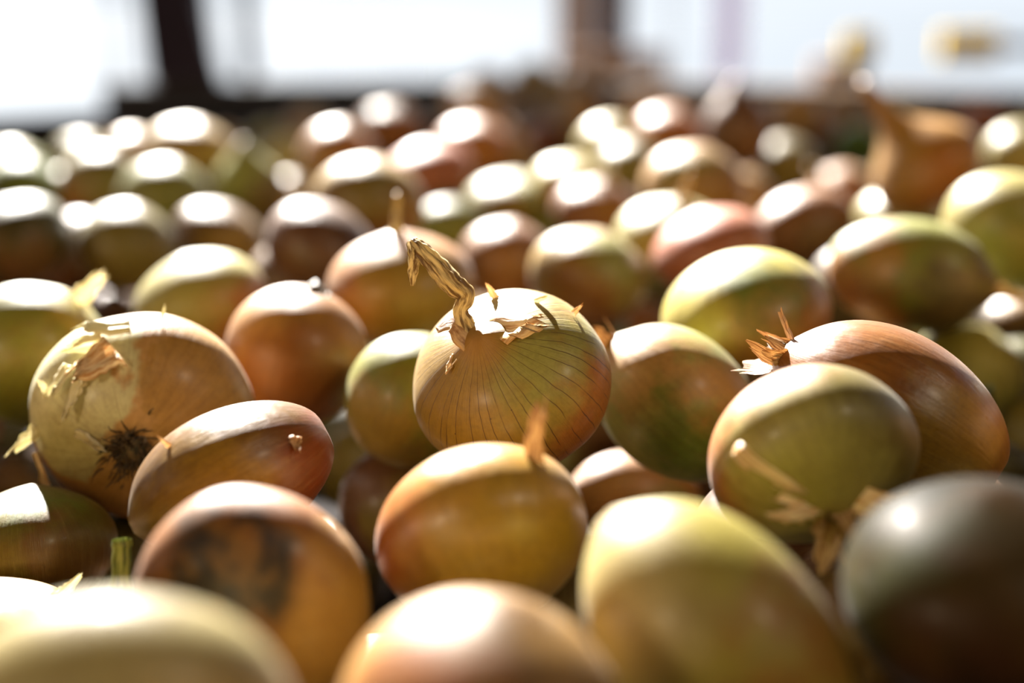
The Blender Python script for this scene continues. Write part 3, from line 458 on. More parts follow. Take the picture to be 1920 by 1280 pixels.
{'label': 'blurred pinkish white onion by the back wall, left of the tall neck', 'loc': [0.344, 1.7277, 1.0999], 'R': 0.0334, 'A': 0.881, 'q': [0.6238, -0.0125, 0.0918, -0.776], 'pal': 'peach'},
{'label': 'blurred beige onion right against the tall thin neck', 'loc': [0.457, 1.9861, 1.0876], 'R': 0.0317, 'A': 0.88, 'q': [0.6125, -0.009, 0.0928, -0.785], 'pal': 'tan'},
{'label': 'small blurred mauve onion left of the leaf green one', 'loc': [0.4055, 1.8196, 1.0685], 'R': 0.0305, 'A': 0.793, 'q': [0.6151, -0.0149, 0.0862, -0.7836], 'pal': 'pink'},
{'label': 'blurred leaf green onion touching the left side of the tall-necked one', 'loc': [0.3893, 1.6137, 1.0731], 'R': 0.0289, 'A': 0.979, 'q': [0.6084, -0.0162, 0.0824, -0.7892], 'pal': 'leaf'},
{'label': 'blurred yellow-olive onion behind the chestnut brown one', 'loc': [0.2674, 1.395, 1.0796], 'R': 0.0313, 'A': 0.828, 'q': [0.6265, -0.0235, 0.0791, -0.775], 'pal': 'olive'},
{'label': 'blurred orange onion with pale neck ends, below the tall-necked one', 'loc': [0.2908, 1.2561, 1.0668], 'R': 0.0293, 'A': 0.878, 'q': [0.6346, 0.2654, -0.2353, -0.6867], 'pal': 'copper', 'patches': [([0.864, 0.062, -0.5], 0.6, 'orange')], 'feats': {'neck': 'stub'}},
{'label': 'golden brown onion with a tall tapering neck standing above the rest', 'loc': [0.2808, 0.9635, 1.1254], 'R': 0.0404, 'A': 0.72, 'q': [0.6033, 0.2219, -0.2449, -0.7258], 'pal': 'amber', 'patches': [([0.985, 0.107, -0.138], 0.5, 'orange'), ([0.625, -0.563, 0.541], 0.5, 'tan')], 'feats': {'neck': 'tall'}},
{'label': 'blurred pale onion right under the tall-necked one', 'loc': [0.2798, 1.0138, 1.0806], 'R': 0.033, 'A': 0.72, 'q': [0.5958, -0.0291, 0.0611, -0.8002], 'pal': 'olivepale'},
{'label': 'blurred onion with white glints at the right edge, right of the tall-necked one', 'loc': [0.4847, 1.3617, 1.0914], 'R': 0.0316, 'A': 0.933, 'q': [0.5669, -0.0092, 0.0778, -0.82], 'pal': 'olivepale'},
{'label': 'blurred rosy tan onion in the far right corner of the pile', 'loc': [0.5719, 1.7438, 1.0922], 'R': 0.0324, 'A': 0.793, 'q': [0.5768, -0.0044, 0.0879, -0.8121], 'pal': 'pink'},
{'label': 'blurred grey onion behind the shoulder of the tall-necked one', 'loc': [0.5501, 1.8821, 1.0808], 'R': 0.0322, 'A': 0.775, 'q': [0.5897, -0.0069, 0.0886, -0.8027], 'pal': 'grey'},
{'label': 'blurred pale green-grey onion just right of the tall neck', 'loc': [0.5668, 2.0778, 1.08], 'R': 0.0324, 'A': 0.753, 'q': [0.5968, -0.0061, 0.0919, -0.7971], 'pal': 'olivepale'},
{'label': 'blurred tan onion left of the middle in the far mound', 'loc': [0.0016, 2.107, 1.101], 'R': 0.0312, 'A': 0.814, 'q': [0.6957, -0.0222, 0.1001, -0.7109], 'pal': 'tan', 'group': 'far onions on the mound'},
{'label': 'blurred ochre onion right of the middle in the far mound', 'loc': [0.0599, 2.1302, 1.1073], 'R': 0.0315, 'A': 0.814, 'q': [0.6861, -0.019, 0.1011, -0.7202], 'pal': 'ochre', 'group': 'far onions on the mound'},
{'label': 'blurred brown onion low at the front left of the far mound', 'loc': [0.0178, 1.9128, 1.0783], 'R': 0.0299, 'A': 0.814, 'q': [0.6925, -0.0279, 0.0935, -0.7148], 'pal': 'brown', 'group': 'far onions on the mound'},
{'label': 'blurred tan onion low at the front right of the far mound', 'loc': [0.0697, 2.0417, 1.0797], 'R': 0.0288, 'A': 0.814, 'q': [0.6838, -0.024, 0.0952, -0.723], 'pal': 'tan', 'group': 'far onions on the mound'},
{'label': 'blurred tan onion high at the left end of the far mound', 'loc': [-0.0343, 2.0652, 1.1187], 'R': 0.0275, 'A': 0.814, 'q': [0.7019, -0.0209, 0.1028, -0.7045], 'pal': 'tan', 'group': 'far onions on the mound'},
{'label': 'blurred ochre onion at the very top of the far mound', 'loc': [0.0322, 2.1788, 1.125], 'R': 0.0273, 'A': 0.814, 'q': [0.6909, -0.0167, 0.1046, -0.7151], 'pal': 'ochre', 'group': 'far onions on the mound'},
{'label': 'blurred tan onion high at the right end of the far mound', 'loc': [0.1034, 2.2381, 1.1089], 'R': 0.0281, 'A': 0.814, 'q': [0.6797, -0.0165, 0.1022, -0.7262], 'pal': 'tan', 'group': 'far onions on the mound'},
{'label': 'half hidden orange onion in the gap left of the bright lemon yellow one', 'loc': [0.0988, 1.0358, 0.9989], 'R': 0.0247, 'A': 0.8, 'q': [0.6593, -0.0688, 0.039, -0.7477], 'pal': 'orangebrown'},
{'label': 'shadowed olive onion deep in the gap right of the glossy brown oval one', 'loc': [-0.0934, 0.7772, 0.9739], 'R': 0.0202, 'A': 1.218, 'q': [0.7245, -0.1259, 0.0131, -0.6776], 'pal': 'olive'},
{'label': 'small dark green onion at the left edge under the large green one', 'loc': [-0.3437, 0.918, 0.9484], 'R': 0.0223, 'A': 0.766, 'q': [0.7944, -0.1428, 0.0322, -0.5895], 'pal': 'dirtygreen'},
{'label': 'dull brown onion in the gap right of the large green one', 'loc': [-0.3017, 1.0655, 1.0034], 'R': 0.0253, 'A': 0.766, 'q': [0.7789, -0.1006, 0.0559, -0.6165], 'pal': 'redbrown'},
{'label': 'onion whose cut green neck sticks up at the lower left', 'loc': [-0.1222, 0.4102, 1.0347], 'R': 0.0167, 'A': 1.0, 'q': [0.7907, -0.09, -0.076, -0.6007], 'pal': 'green', 'feats': {'neck': 'greencut'}},
{'label': 'onion whose dark green cut neck pokes up right of the large copper one', 'loc': [0.2142, 0.6012, 1.027], 'R': 0.019, 'A': 1.0, 'q': [0.5955, 0.0345, -0.081, -0.7985], 'pal': 'dirtygreen', 'feats': {'neck': 'greencut'}},
{'label': 'dark onion low in the gap below the striped onion, at the bottom right', 'loc': [0.1, 0.363, 1.0587], 'R': 0.0257, 'A': 0.9, 'q': [0.61, -0.764, 0.125, -0.17], 'pal': 'brown', 'group': 'half hidden onions of the lower layer'},  # lower layer: nearer ones get darker skin colours that stand in for shade
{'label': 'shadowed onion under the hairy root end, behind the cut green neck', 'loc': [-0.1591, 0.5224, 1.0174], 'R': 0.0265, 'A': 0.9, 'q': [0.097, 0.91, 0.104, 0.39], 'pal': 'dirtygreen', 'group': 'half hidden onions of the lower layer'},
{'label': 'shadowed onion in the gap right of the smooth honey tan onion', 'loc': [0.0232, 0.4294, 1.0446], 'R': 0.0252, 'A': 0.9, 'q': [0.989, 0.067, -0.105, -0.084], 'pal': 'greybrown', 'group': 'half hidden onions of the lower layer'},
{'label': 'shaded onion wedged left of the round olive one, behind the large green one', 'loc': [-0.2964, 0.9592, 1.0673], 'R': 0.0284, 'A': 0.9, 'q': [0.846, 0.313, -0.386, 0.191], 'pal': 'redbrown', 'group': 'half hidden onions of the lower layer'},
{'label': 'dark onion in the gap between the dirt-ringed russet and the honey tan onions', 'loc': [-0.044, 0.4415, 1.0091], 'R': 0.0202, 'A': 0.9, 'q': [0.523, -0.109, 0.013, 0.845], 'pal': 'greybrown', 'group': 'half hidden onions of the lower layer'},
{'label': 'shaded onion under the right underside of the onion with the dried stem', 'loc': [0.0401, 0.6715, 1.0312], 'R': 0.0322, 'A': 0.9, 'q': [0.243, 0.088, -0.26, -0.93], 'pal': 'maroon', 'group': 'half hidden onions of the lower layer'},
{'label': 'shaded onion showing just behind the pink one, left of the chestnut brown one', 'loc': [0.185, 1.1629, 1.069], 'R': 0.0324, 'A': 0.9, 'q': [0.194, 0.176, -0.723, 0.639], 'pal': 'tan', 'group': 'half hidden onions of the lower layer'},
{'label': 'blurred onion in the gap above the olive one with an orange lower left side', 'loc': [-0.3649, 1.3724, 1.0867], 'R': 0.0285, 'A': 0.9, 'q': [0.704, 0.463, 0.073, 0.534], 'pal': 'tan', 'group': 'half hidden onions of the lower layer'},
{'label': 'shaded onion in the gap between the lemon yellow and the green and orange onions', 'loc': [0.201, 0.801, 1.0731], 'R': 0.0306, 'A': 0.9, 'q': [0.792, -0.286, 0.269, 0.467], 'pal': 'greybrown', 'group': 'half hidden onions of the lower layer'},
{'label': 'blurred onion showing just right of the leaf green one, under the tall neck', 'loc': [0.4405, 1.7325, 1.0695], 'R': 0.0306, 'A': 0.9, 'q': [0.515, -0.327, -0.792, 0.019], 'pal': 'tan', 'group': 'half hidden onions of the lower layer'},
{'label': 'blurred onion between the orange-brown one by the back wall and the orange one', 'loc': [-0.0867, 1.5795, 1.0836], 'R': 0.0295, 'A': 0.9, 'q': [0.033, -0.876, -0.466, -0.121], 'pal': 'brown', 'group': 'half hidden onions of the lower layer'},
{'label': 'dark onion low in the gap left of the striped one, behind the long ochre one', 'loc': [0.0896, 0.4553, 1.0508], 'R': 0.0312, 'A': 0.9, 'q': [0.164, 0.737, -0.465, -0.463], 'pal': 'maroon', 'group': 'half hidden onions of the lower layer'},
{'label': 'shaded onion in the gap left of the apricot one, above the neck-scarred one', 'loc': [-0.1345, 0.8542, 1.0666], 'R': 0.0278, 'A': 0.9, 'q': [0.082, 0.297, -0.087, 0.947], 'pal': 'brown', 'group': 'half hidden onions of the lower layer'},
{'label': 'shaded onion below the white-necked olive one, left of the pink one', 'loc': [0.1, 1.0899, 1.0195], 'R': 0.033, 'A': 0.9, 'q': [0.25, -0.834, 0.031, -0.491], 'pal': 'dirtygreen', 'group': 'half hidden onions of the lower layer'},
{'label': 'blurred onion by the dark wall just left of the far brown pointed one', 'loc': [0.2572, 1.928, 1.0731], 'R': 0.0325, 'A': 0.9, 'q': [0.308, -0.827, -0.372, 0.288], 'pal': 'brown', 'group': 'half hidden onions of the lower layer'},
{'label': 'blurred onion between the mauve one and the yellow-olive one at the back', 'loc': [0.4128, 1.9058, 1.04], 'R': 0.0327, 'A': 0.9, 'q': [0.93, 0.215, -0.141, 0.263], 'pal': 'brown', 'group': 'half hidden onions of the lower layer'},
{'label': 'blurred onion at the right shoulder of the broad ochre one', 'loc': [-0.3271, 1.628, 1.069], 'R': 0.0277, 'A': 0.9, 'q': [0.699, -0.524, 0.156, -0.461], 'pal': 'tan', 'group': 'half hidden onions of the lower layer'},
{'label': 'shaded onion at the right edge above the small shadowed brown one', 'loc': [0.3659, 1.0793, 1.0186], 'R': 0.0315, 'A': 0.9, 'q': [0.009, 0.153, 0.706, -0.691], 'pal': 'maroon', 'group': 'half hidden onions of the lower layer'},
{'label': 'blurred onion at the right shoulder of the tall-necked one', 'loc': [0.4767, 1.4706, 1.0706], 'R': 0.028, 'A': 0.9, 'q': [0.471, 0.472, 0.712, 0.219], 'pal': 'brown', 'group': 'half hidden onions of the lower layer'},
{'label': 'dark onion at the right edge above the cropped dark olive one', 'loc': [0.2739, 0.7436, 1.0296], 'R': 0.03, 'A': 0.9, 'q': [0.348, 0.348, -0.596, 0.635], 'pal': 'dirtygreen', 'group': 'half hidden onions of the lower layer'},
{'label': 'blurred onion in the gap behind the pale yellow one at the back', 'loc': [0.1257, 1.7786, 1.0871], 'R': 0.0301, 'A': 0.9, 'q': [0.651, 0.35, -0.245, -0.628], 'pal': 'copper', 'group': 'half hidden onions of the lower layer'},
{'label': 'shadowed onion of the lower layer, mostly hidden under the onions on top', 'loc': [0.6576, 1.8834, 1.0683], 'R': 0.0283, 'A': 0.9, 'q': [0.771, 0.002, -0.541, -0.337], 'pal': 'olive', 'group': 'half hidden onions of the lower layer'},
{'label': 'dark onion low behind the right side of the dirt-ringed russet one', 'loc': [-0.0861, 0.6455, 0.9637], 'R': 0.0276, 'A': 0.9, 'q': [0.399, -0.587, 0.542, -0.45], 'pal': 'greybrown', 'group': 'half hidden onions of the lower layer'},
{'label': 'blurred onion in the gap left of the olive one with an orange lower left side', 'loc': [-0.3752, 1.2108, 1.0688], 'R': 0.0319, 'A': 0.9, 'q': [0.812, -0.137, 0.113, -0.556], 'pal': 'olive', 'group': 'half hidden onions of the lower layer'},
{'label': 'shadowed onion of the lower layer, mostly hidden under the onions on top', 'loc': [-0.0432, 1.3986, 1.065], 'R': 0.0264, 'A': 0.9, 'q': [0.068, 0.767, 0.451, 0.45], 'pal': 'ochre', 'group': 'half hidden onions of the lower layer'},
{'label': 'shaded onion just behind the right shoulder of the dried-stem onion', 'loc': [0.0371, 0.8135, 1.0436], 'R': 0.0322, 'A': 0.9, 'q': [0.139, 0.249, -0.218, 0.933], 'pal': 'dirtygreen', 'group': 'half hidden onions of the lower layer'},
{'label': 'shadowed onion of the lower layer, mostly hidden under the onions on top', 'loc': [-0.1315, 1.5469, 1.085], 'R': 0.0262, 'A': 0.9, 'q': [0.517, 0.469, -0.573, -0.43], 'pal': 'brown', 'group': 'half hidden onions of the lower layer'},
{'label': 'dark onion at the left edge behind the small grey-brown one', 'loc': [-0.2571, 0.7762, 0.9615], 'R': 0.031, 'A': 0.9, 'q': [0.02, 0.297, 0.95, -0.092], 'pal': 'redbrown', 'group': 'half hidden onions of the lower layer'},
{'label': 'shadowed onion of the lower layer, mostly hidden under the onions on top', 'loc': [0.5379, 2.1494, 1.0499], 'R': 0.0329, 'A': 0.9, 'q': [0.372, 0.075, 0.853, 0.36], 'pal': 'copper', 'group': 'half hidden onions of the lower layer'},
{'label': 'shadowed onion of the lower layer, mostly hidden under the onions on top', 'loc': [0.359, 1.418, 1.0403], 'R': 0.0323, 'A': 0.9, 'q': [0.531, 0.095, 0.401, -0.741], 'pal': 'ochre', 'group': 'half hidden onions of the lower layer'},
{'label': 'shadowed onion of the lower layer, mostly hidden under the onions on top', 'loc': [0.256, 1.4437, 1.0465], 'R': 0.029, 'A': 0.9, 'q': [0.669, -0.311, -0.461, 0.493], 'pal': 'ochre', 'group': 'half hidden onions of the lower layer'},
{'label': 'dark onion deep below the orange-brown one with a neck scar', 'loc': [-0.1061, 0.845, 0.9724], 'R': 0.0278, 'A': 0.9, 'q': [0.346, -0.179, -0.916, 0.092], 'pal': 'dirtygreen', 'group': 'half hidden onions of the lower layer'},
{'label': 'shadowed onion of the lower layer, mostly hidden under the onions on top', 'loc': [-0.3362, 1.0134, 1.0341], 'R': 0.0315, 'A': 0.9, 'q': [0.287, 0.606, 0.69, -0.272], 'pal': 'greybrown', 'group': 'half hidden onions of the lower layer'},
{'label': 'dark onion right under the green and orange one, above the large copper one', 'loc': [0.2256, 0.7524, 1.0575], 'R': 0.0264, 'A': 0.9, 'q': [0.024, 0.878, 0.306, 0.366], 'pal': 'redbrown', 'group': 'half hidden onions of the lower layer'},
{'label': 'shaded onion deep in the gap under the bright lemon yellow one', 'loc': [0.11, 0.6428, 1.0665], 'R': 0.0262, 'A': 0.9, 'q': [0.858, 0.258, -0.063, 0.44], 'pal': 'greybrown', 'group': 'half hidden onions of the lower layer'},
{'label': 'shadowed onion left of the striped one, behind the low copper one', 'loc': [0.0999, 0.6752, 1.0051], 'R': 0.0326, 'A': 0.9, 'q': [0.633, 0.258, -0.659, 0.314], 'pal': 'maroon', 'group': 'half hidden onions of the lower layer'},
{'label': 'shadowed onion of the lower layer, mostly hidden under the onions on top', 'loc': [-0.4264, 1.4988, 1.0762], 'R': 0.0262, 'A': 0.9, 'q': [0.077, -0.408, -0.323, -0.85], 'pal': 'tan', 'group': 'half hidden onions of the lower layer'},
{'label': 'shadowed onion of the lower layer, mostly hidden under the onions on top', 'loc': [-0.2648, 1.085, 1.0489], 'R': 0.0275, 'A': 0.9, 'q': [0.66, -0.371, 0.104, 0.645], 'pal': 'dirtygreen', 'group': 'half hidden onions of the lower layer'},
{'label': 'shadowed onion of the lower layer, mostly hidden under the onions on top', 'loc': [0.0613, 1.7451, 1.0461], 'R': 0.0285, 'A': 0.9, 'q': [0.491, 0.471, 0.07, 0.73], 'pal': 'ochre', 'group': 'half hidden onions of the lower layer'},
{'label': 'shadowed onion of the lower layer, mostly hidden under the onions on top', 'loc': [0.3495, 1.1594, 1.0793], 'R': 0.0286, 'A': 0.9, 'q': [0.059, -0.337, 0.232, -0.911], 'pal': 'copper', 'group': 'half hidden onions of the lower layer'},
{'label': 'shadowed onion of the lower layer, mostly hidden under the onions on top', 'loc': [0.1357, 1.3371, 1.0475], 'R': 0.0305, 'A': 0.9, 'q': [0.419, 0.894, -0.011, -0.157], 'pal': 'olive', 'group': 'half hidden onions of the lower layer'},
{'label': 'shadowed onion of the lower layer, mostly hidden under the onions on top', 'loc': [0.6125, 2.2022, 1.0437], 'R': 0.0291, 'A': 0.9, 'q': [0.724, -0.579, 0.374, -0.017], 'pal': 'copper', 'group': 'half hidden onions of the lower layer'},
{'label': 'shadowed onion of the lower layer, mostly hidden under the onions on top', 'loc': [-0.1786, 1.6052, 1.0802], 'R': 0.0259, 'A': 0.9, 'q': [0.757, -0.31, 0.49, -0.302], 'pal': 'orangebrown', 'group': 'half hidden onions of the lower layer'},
{'label': 'onion beside the heap, beyond the picture edge', 'loc': [-0.2561, 0.643, 1.0756], 'R': 0.0329, 'A': 0.9, 'q': [0.093, 0.352, 0.919, 0.152], 'pal': 'orangebrown', 'group': 'onions along the sides of the heap'},
{'label': 'onion beside the heap, beyond the picture edge', 'loc': [-0.4701, 1.2465, 1.0724], 'R': 0.0312, 'A': 0.9, 'q': [0.109, 0.639, -0.302, 0.698], 'pal': 'tan', 'group': 'onions along the sides of the heap'},
{'label': 'onion beside the heap, beyond the picture edge', 'loc': [0.6483, 1.6971, 1.0852], 'R': 0.0299, 'A': 0.9, 'q': [0.501, -0.011, 0.864, -0.052], 'pal': 'copper', 'group': 'onions along the sides of the heap'},
{'label': 'onion beside the heap, beyond the picture edge', 'loc': [0.6229, 1.6242, 1.0951], 'R': 0.0339, 'A': 0.9, 'q': [0.519, -0.812, -0.262, 0.061], 'pal': 'ochre', 'group': 'onions along the sides of the heap'},
{'label': 'onion beside the heap, beyond the picture edge', 'loc': [0.6692, 1.7694, 1.0972], 'R': 0.033, 'A': 0.9, 'q': [0.152, 0.213, 0.941, 0.214], 'pal': 'ochre', 'group': 'onions along the sides of the heap'},
{'label': 'onion beside the heap, beyond the picture edge', 'loc': [0.4283, 1.107, 1.0804], 'R': 0.0299, 'A': 0.9, 'q': [0.076, 0.576, -0.539, -0.61], 'pal': 'copper', 'group': 'onions along the sides of the heap'},
{'label': 'onion beside the heap, beyond the picture edge', 'loc': [0.3228, 0.8732, 1.1008], 'R': 0.0317, 'A': 0.9, 'q': [0.878, -0.065, 0.057, 0.471], 'pal': 'brown', 'group': 'onions along the sides of the heap'},
{'label': 'onion beside the heap, beyond the picture edge', 'loc': [0.5342, 1.469, 1.076], 'R': 0.0301, 'A': 0.9, 'q': [0.068, -0.787, 0.394, 0.47], 'pal': 'tan', 'group': 'onions along the sides of the heap'},
{'label': 'onion beside the heap, beyond the picture edge', 'loc': [0.3008, 0.8108, 1.0984], 'R': 0.0298, 'A': 0.9, 'q': [0.16, -0.778, -0.606, -0.044], 'pal': 'tan', 'group': 'onions along the sides of the heap'},
{'label': 'onion beside the heap, beyond the picture edge', 'loc': [-0.3896, 1.0206, 1.0682], 'R': 0.0302, 'A': 0.9, 'q': [0.318, -0.228, -0.918, 0.072], 'pal': 'orangebrown', 'group': 'onions along the sides of the heap'},
{'label': 'onion beside the heap, beyond the picture edge', 'loc': [0.3757, 1.0328, 1.068], 'R': 0.0311, 'A': 0.9, 'q': [0.926, -0.216, 0.302, 0.065], 'pal': 'orangebrown', 'group': 'onions along the sides of the heap'},
{'label': 'onion beside the heap, beyond the picture edge', 'loc': [-0.2892, 0.5223, 1.1013], 'R': 0.0319, 'A': 0.9, 'q': [0.553, -0.831, 0.057, -0.016], 'pal': 'olive', 'group': 'onions along the sides of the heap'},
{'label': 'onion beside the heap, beyond the picture edge', 'loc': [-0.5149, 1.2911, 1.1053], 'R': 0.0294, 'A': 0.9, 'q': [0.569, 0.444, -0.344, -0.601], 'pal': 'ochre', 'group': 'onions along the sides of the heap'},
{'label': 'onion beside the heap, beyond the picture edge', 'loc': [-0.2245, 0.4085, 1.0942], 'R': 0.0289, 'A': 0.9, 'q': [0.324, -0.814, -0.481, -0.019], 'pal': 'tan', 'group': 'onions along the sides of the heap'},
{'label': 'onion beside the heap, beyond the picture edge', 'loc': [0.2555, 0.554, 1.1003], 'R': 0.0322, 'A': 0.9, 'q': [0.664, 0.471, -0.08, 0.576], 'pal': 'olive', 'group': 'onions along the sides of the heap'},
{'label': 'onion beside the heap, beyond the picture edge', 'loc': [-0.2559, 0.3449, 1.0905], 'R': 0.031, 'A': 0.9, 'q': [0.113, -0.172, 0.346, 0.915], 'pal': 'orangebrown', 'group': 'onions along the sides of the heap'},
{'label': 'onion beside the heap, beyond the picture edge', 'loc': [-0.4672, 1.0315, 1.1005], 'R': 0.0327, 'A': 0.9, 'q': [0.168, 0.074, 0.109, -0.977], 'pal': 'olivepale', 'group': 'onions along the sides of the heap'},
{'label': 'onion beside the heap, beyond the picture edge', 'loc': [-0.4329, 0.9189, 1.1031], 'R': 0.0317, 'A': 0.9, 'q': [0.174, 0.566, -0.386, 0.707], 'pal': 'brown', 'group': 'onions along the sides of the heap'},
{'label': 'onion beside the heap, beyond the picture edge', 'loc': [0.3657, 0.7843, 1.0964], 'R': 0.0328, 'A': 0.9, 'q': [0.31, -0.318, 0.118, -0.888], 'pal': 'olive', 'group': 'onions along the sides of the heap'},
{'label': 'onion beside the heap, beyond the picture edge', 'loc': [-0.1837, 0.3197, 1.1062], 'R': 0.0287, 'A': 0.9, 'q': [0.665, -0.325, 0.672, -0.03], 'pal': 'copper', 'group': 'onions along the sides of the heap'},
{'label': 'onion beside the heap, beyond the picture edge', 'loc': [0.4209, 0.9139, 1.1063], 'R': 0.0328, 'A': 0.9, 'q': [0.395, 0.017, -0.89, -0.227], 'pal': 'brown', 'group': 'onions along the sides of the heap'},
{'label': 'onion beside the heap, beyond the picture edge', 'loc': [0.5152, 1.2433, 1.0887], 'R': 0.0299, 'A': 0.9, 'q': [0.599, 0.701, -0.19, 0.338], 'pal': 'tan', 'group': 'onions along the sides of the heap'},
{'label': 'onion beside the heap, beyond the picture edge', 'loc': [0.5548, 1.3909, 1.1012], 'R': 0.0309, 'A': 0.9, 'q': [0.817, 0.33, -0.415, 0.228], 'pal': 'copper', 'group': 'onions along the sides of the heap'},
{'label': 'onion beside the heap, beyond the picture edge', 'loc': [0.3257, 0.7217, 1.0969], 'R': 0.0294, 'A': 0.9, 'q': [0.663, 0.014, -0.491, -0.565], 'pal': 'orangebrown', 'group': 'onions along the sides of the heap'},
{'label': 'onion beside the heap, beyond the picture edge', 'loc': [0.3333, 0.6087, 1.1018], 'R': 0.0308, 'A': 0.9, 'q': [0.024, -0.822, -0.251, -0.511], 'pal': 'brown', 'group': 'onions along the sides of the heap'},
{'label': 'onion beside the heap, beyond the picture edge', 'loc': [-0.3802, 0.8774, 1.0971], 'R': 0.0327, 'A': 0.9, 'q': [0.208, -0.326, -0.225, -0.894], 'pal': 'copper', 'group': 'onions along the sides of the heap'},
{'label': 'onion beside the heap, beyond the picture edge', 'loc': [0.4525, 1.0079, 1.0994], 'R': 0.0299, 'A': 0.9, 'q': [0.714, 0.219, 0.503, 0.435], 'pal': 'tan', 'group': 'onions along the sides of the heap'},
{'label': 'onion beside the heap, beyond the picture edge', 'loc': [0.2053, 0.3397, 1.1054], 'R': 0.0302, 'A': 0.9, 'q': [0.034, -0.933, -0.296, 0.203], 'pal': 'orangebrown', 'group': 'onions along the sides of the heap'},
{'label': 'onion beside the heap, beyond the picture edge', 'loc': [0.5911, 1.4899, 1.107], 'R': 0.0313, 'A': 0.9, 'q': [0.5, 0.229, -0.441, 0.709], 'pal': 'tan', 'group': 'onions along the sides of the heap'},
{'label': 'onion beside the heap, beyond the picture edge', 'loc': [-0.282, 0.4224, 1.0963], 'R': 0.0298, 'A': 0.9, 'q': [0.863, -0.224, 0.174, -0.419], 'pal': 'olive', 'group': 'onions along the sides of the heap'},
{'label': 'onion beside the heap, beyond the picture edge', 'loc': [0.2654, 0.6257, 1.1056], 'R': 0.0296, 'A': 0.9, 'q': [0.28, 0.51, -0.668, 0.464], 'pal': 'tan', 'group': 'onions along the sides of the heap'},
{'label': 'onion beside the heap, beyond the picture edge', 'loc': [0.1799, 0.2358, 1.0903], 'R': 0.0322, 'A': 0.9, 'q': [0.993, 0.078, -0.055, 0.07], 'pal': 'olivepale', 'group': 'onions along the sides of the heap'},
{'label': 'onion beside the heap, beyond the picture edge', 'loc': [-0.3461, 0.686, 1.0992], 'R': 0.0318, 'A': 0.9, 'q': [0.584, -0.562, 0.425, 0.402], 'pal': 'brown', 'group': 'onions along the sides of the heap'},
{'label': 'onion beside the heap, beyond the picture edge', 'loc': [-0.4055, 0.7995, 1.1072], 'R': 0.0307, 'A': 0.9, 'q': [0.262, 0.712, -0.573, 0.309], 'pal': 'tan', 'group': 'onions along the sides of the heap'},
{'label': 'onion beside the heap, beyond the picture edge', 'loc': [0.2783, 0.4129, 1.0996], 'R': 0.0293, 'A': 0.9, 'q': [0.21, 0.096, 0.848, -0.477], 'pal': 'brown', 'group': 'onions along the sides of the heap'},
{'label': 'onion beside the heap, beyond the picture edge', 'loc': [-0.5071, 1.1419, 1.0914], 'R': 0.0311, 'A': 0.9, 'q': [0.802, 0.28, -0.483, 0.214], 'pal': 'olivegreen', 'group': 'onions along the sides of the heap'},
{'label': 'onion beside the heap, beyond the picture edge', 'loc': [-0.4484, 1.1201, 1.1062], 'R': 0.0303, 'A': 0.9, 'q': [0.458, 0.796, -0.379, -0.116], 'pal': 'orangebrown', 'group': 'onions along the sides of the heap'},
{'label': 'onion beside the heap, beyond the picture edge', 'loc': [-0.1612, 0.2669, 1.1054], 'R': 0.0288, 'A': 0.9, 'q': [0.546, 0.213, 0.617, -0.525], 'pal': 'ochre', 'group': 'onions along the sides of the heap'},
{'label': 'onion beside the heap, beyond the picture edge', 'loc': [0.4861, 1.1395, 1.0952], 'R': 0.0302, 'A': 0.9, 'q': [0.933, 0.22, -0.063, -0.278], 'pal': 'ochre', 'group': 'onions along the sides of the heap'},
{'label': 'onion beside the heap, beyond the picture edge', 'loc': [0.207, 0.415, 1.1059], 'R': 0.0317, 'A': 0.9, 'q': [0.565, -0.177, 0.709, 0.382], 'pal': 'copper', 'group': 'onions along the sides of the heap'},
{'label': 'onion beside the heap, beyond the picture edge', 'loc': [-0.2939, 0.5882, 1.0957], 'R': 0.0304, 'A': 0.9, 'q': [0.544, 0.329, -0.025, -0.771], 'pal': 'tan', 'group': 'onions along the sides of the heap'},
{'label': 'onion buried under the others in the heap', 'loc': [0.0346, 0.202, 1.0915], 'R': 0.0313, 'A': 0.9, 'q': [0.726, 0.15, 0.512, -0.434], 'pal': 'orangebrown', 'group': 'onions buried in the heap'},
{'label': 'onion beside the heap, beyond the picture edge', 'loc': [0.2565, 0.484, 1.1076], 'R': 0.0311, 'A': 0.9, 'q': [0.223, 0.552, -0.798, -0.093], 'pal': 'orangebrown', 'group': 'onions along the sides of the heap'},
{'label': 'onion beside the heap, beyond the picture edge', 'loc': [-0.3333, 0.7786, 1.1015], 'R': 0.033, 'A': 0.9, 'q': [0.658, 0.076, -0.713, -0.228], 'pal': 'orangebrown', 'group': 'onions along the sides of the heap'},
{'label': 'onion beside the heap, beyond the picture edge', 'loc': [-0.2254, 0.2471, 1.0988], 'R': 0.0307, 'A': 0.9, 'q': [0.307, -0.606, -0.605, -0.416], 'pal': 'tan', 'group': 'onions along the sides of the heap'},
{'label': 'onion beside the heap, beyond the picture edge', 'loc': [-0.5639, 1.2505, 1.0957], 'R': 0.0308, 'A': 0.9, 'q': [0.686, 0.322, 0.46, -0.463], 'pal': 'brown', 'group': 'onions along the sides of the heap'},
{'label': 'onion beside the heap, beyond the picture edge', 'loc': [-0.2312, 0.4837, 1.0886], 'R': 0.0299, 'A': 0.9, 'q': [0.461, 0.071, 0.623, -0.628], 'pal': 'tan', 'group': 'onions along the sides of the heap'},
{'label': 'onion beside the heap, beyond the picture edge', 'loc': [-0.391, 0.7313, 1.0985], 'R': 0.0282, 'A': 0.9, 'q': [0.722, -0.252, 0.333, 0.551], 'pal': 'tan', 'group': 'onions along the sides of the heap'},
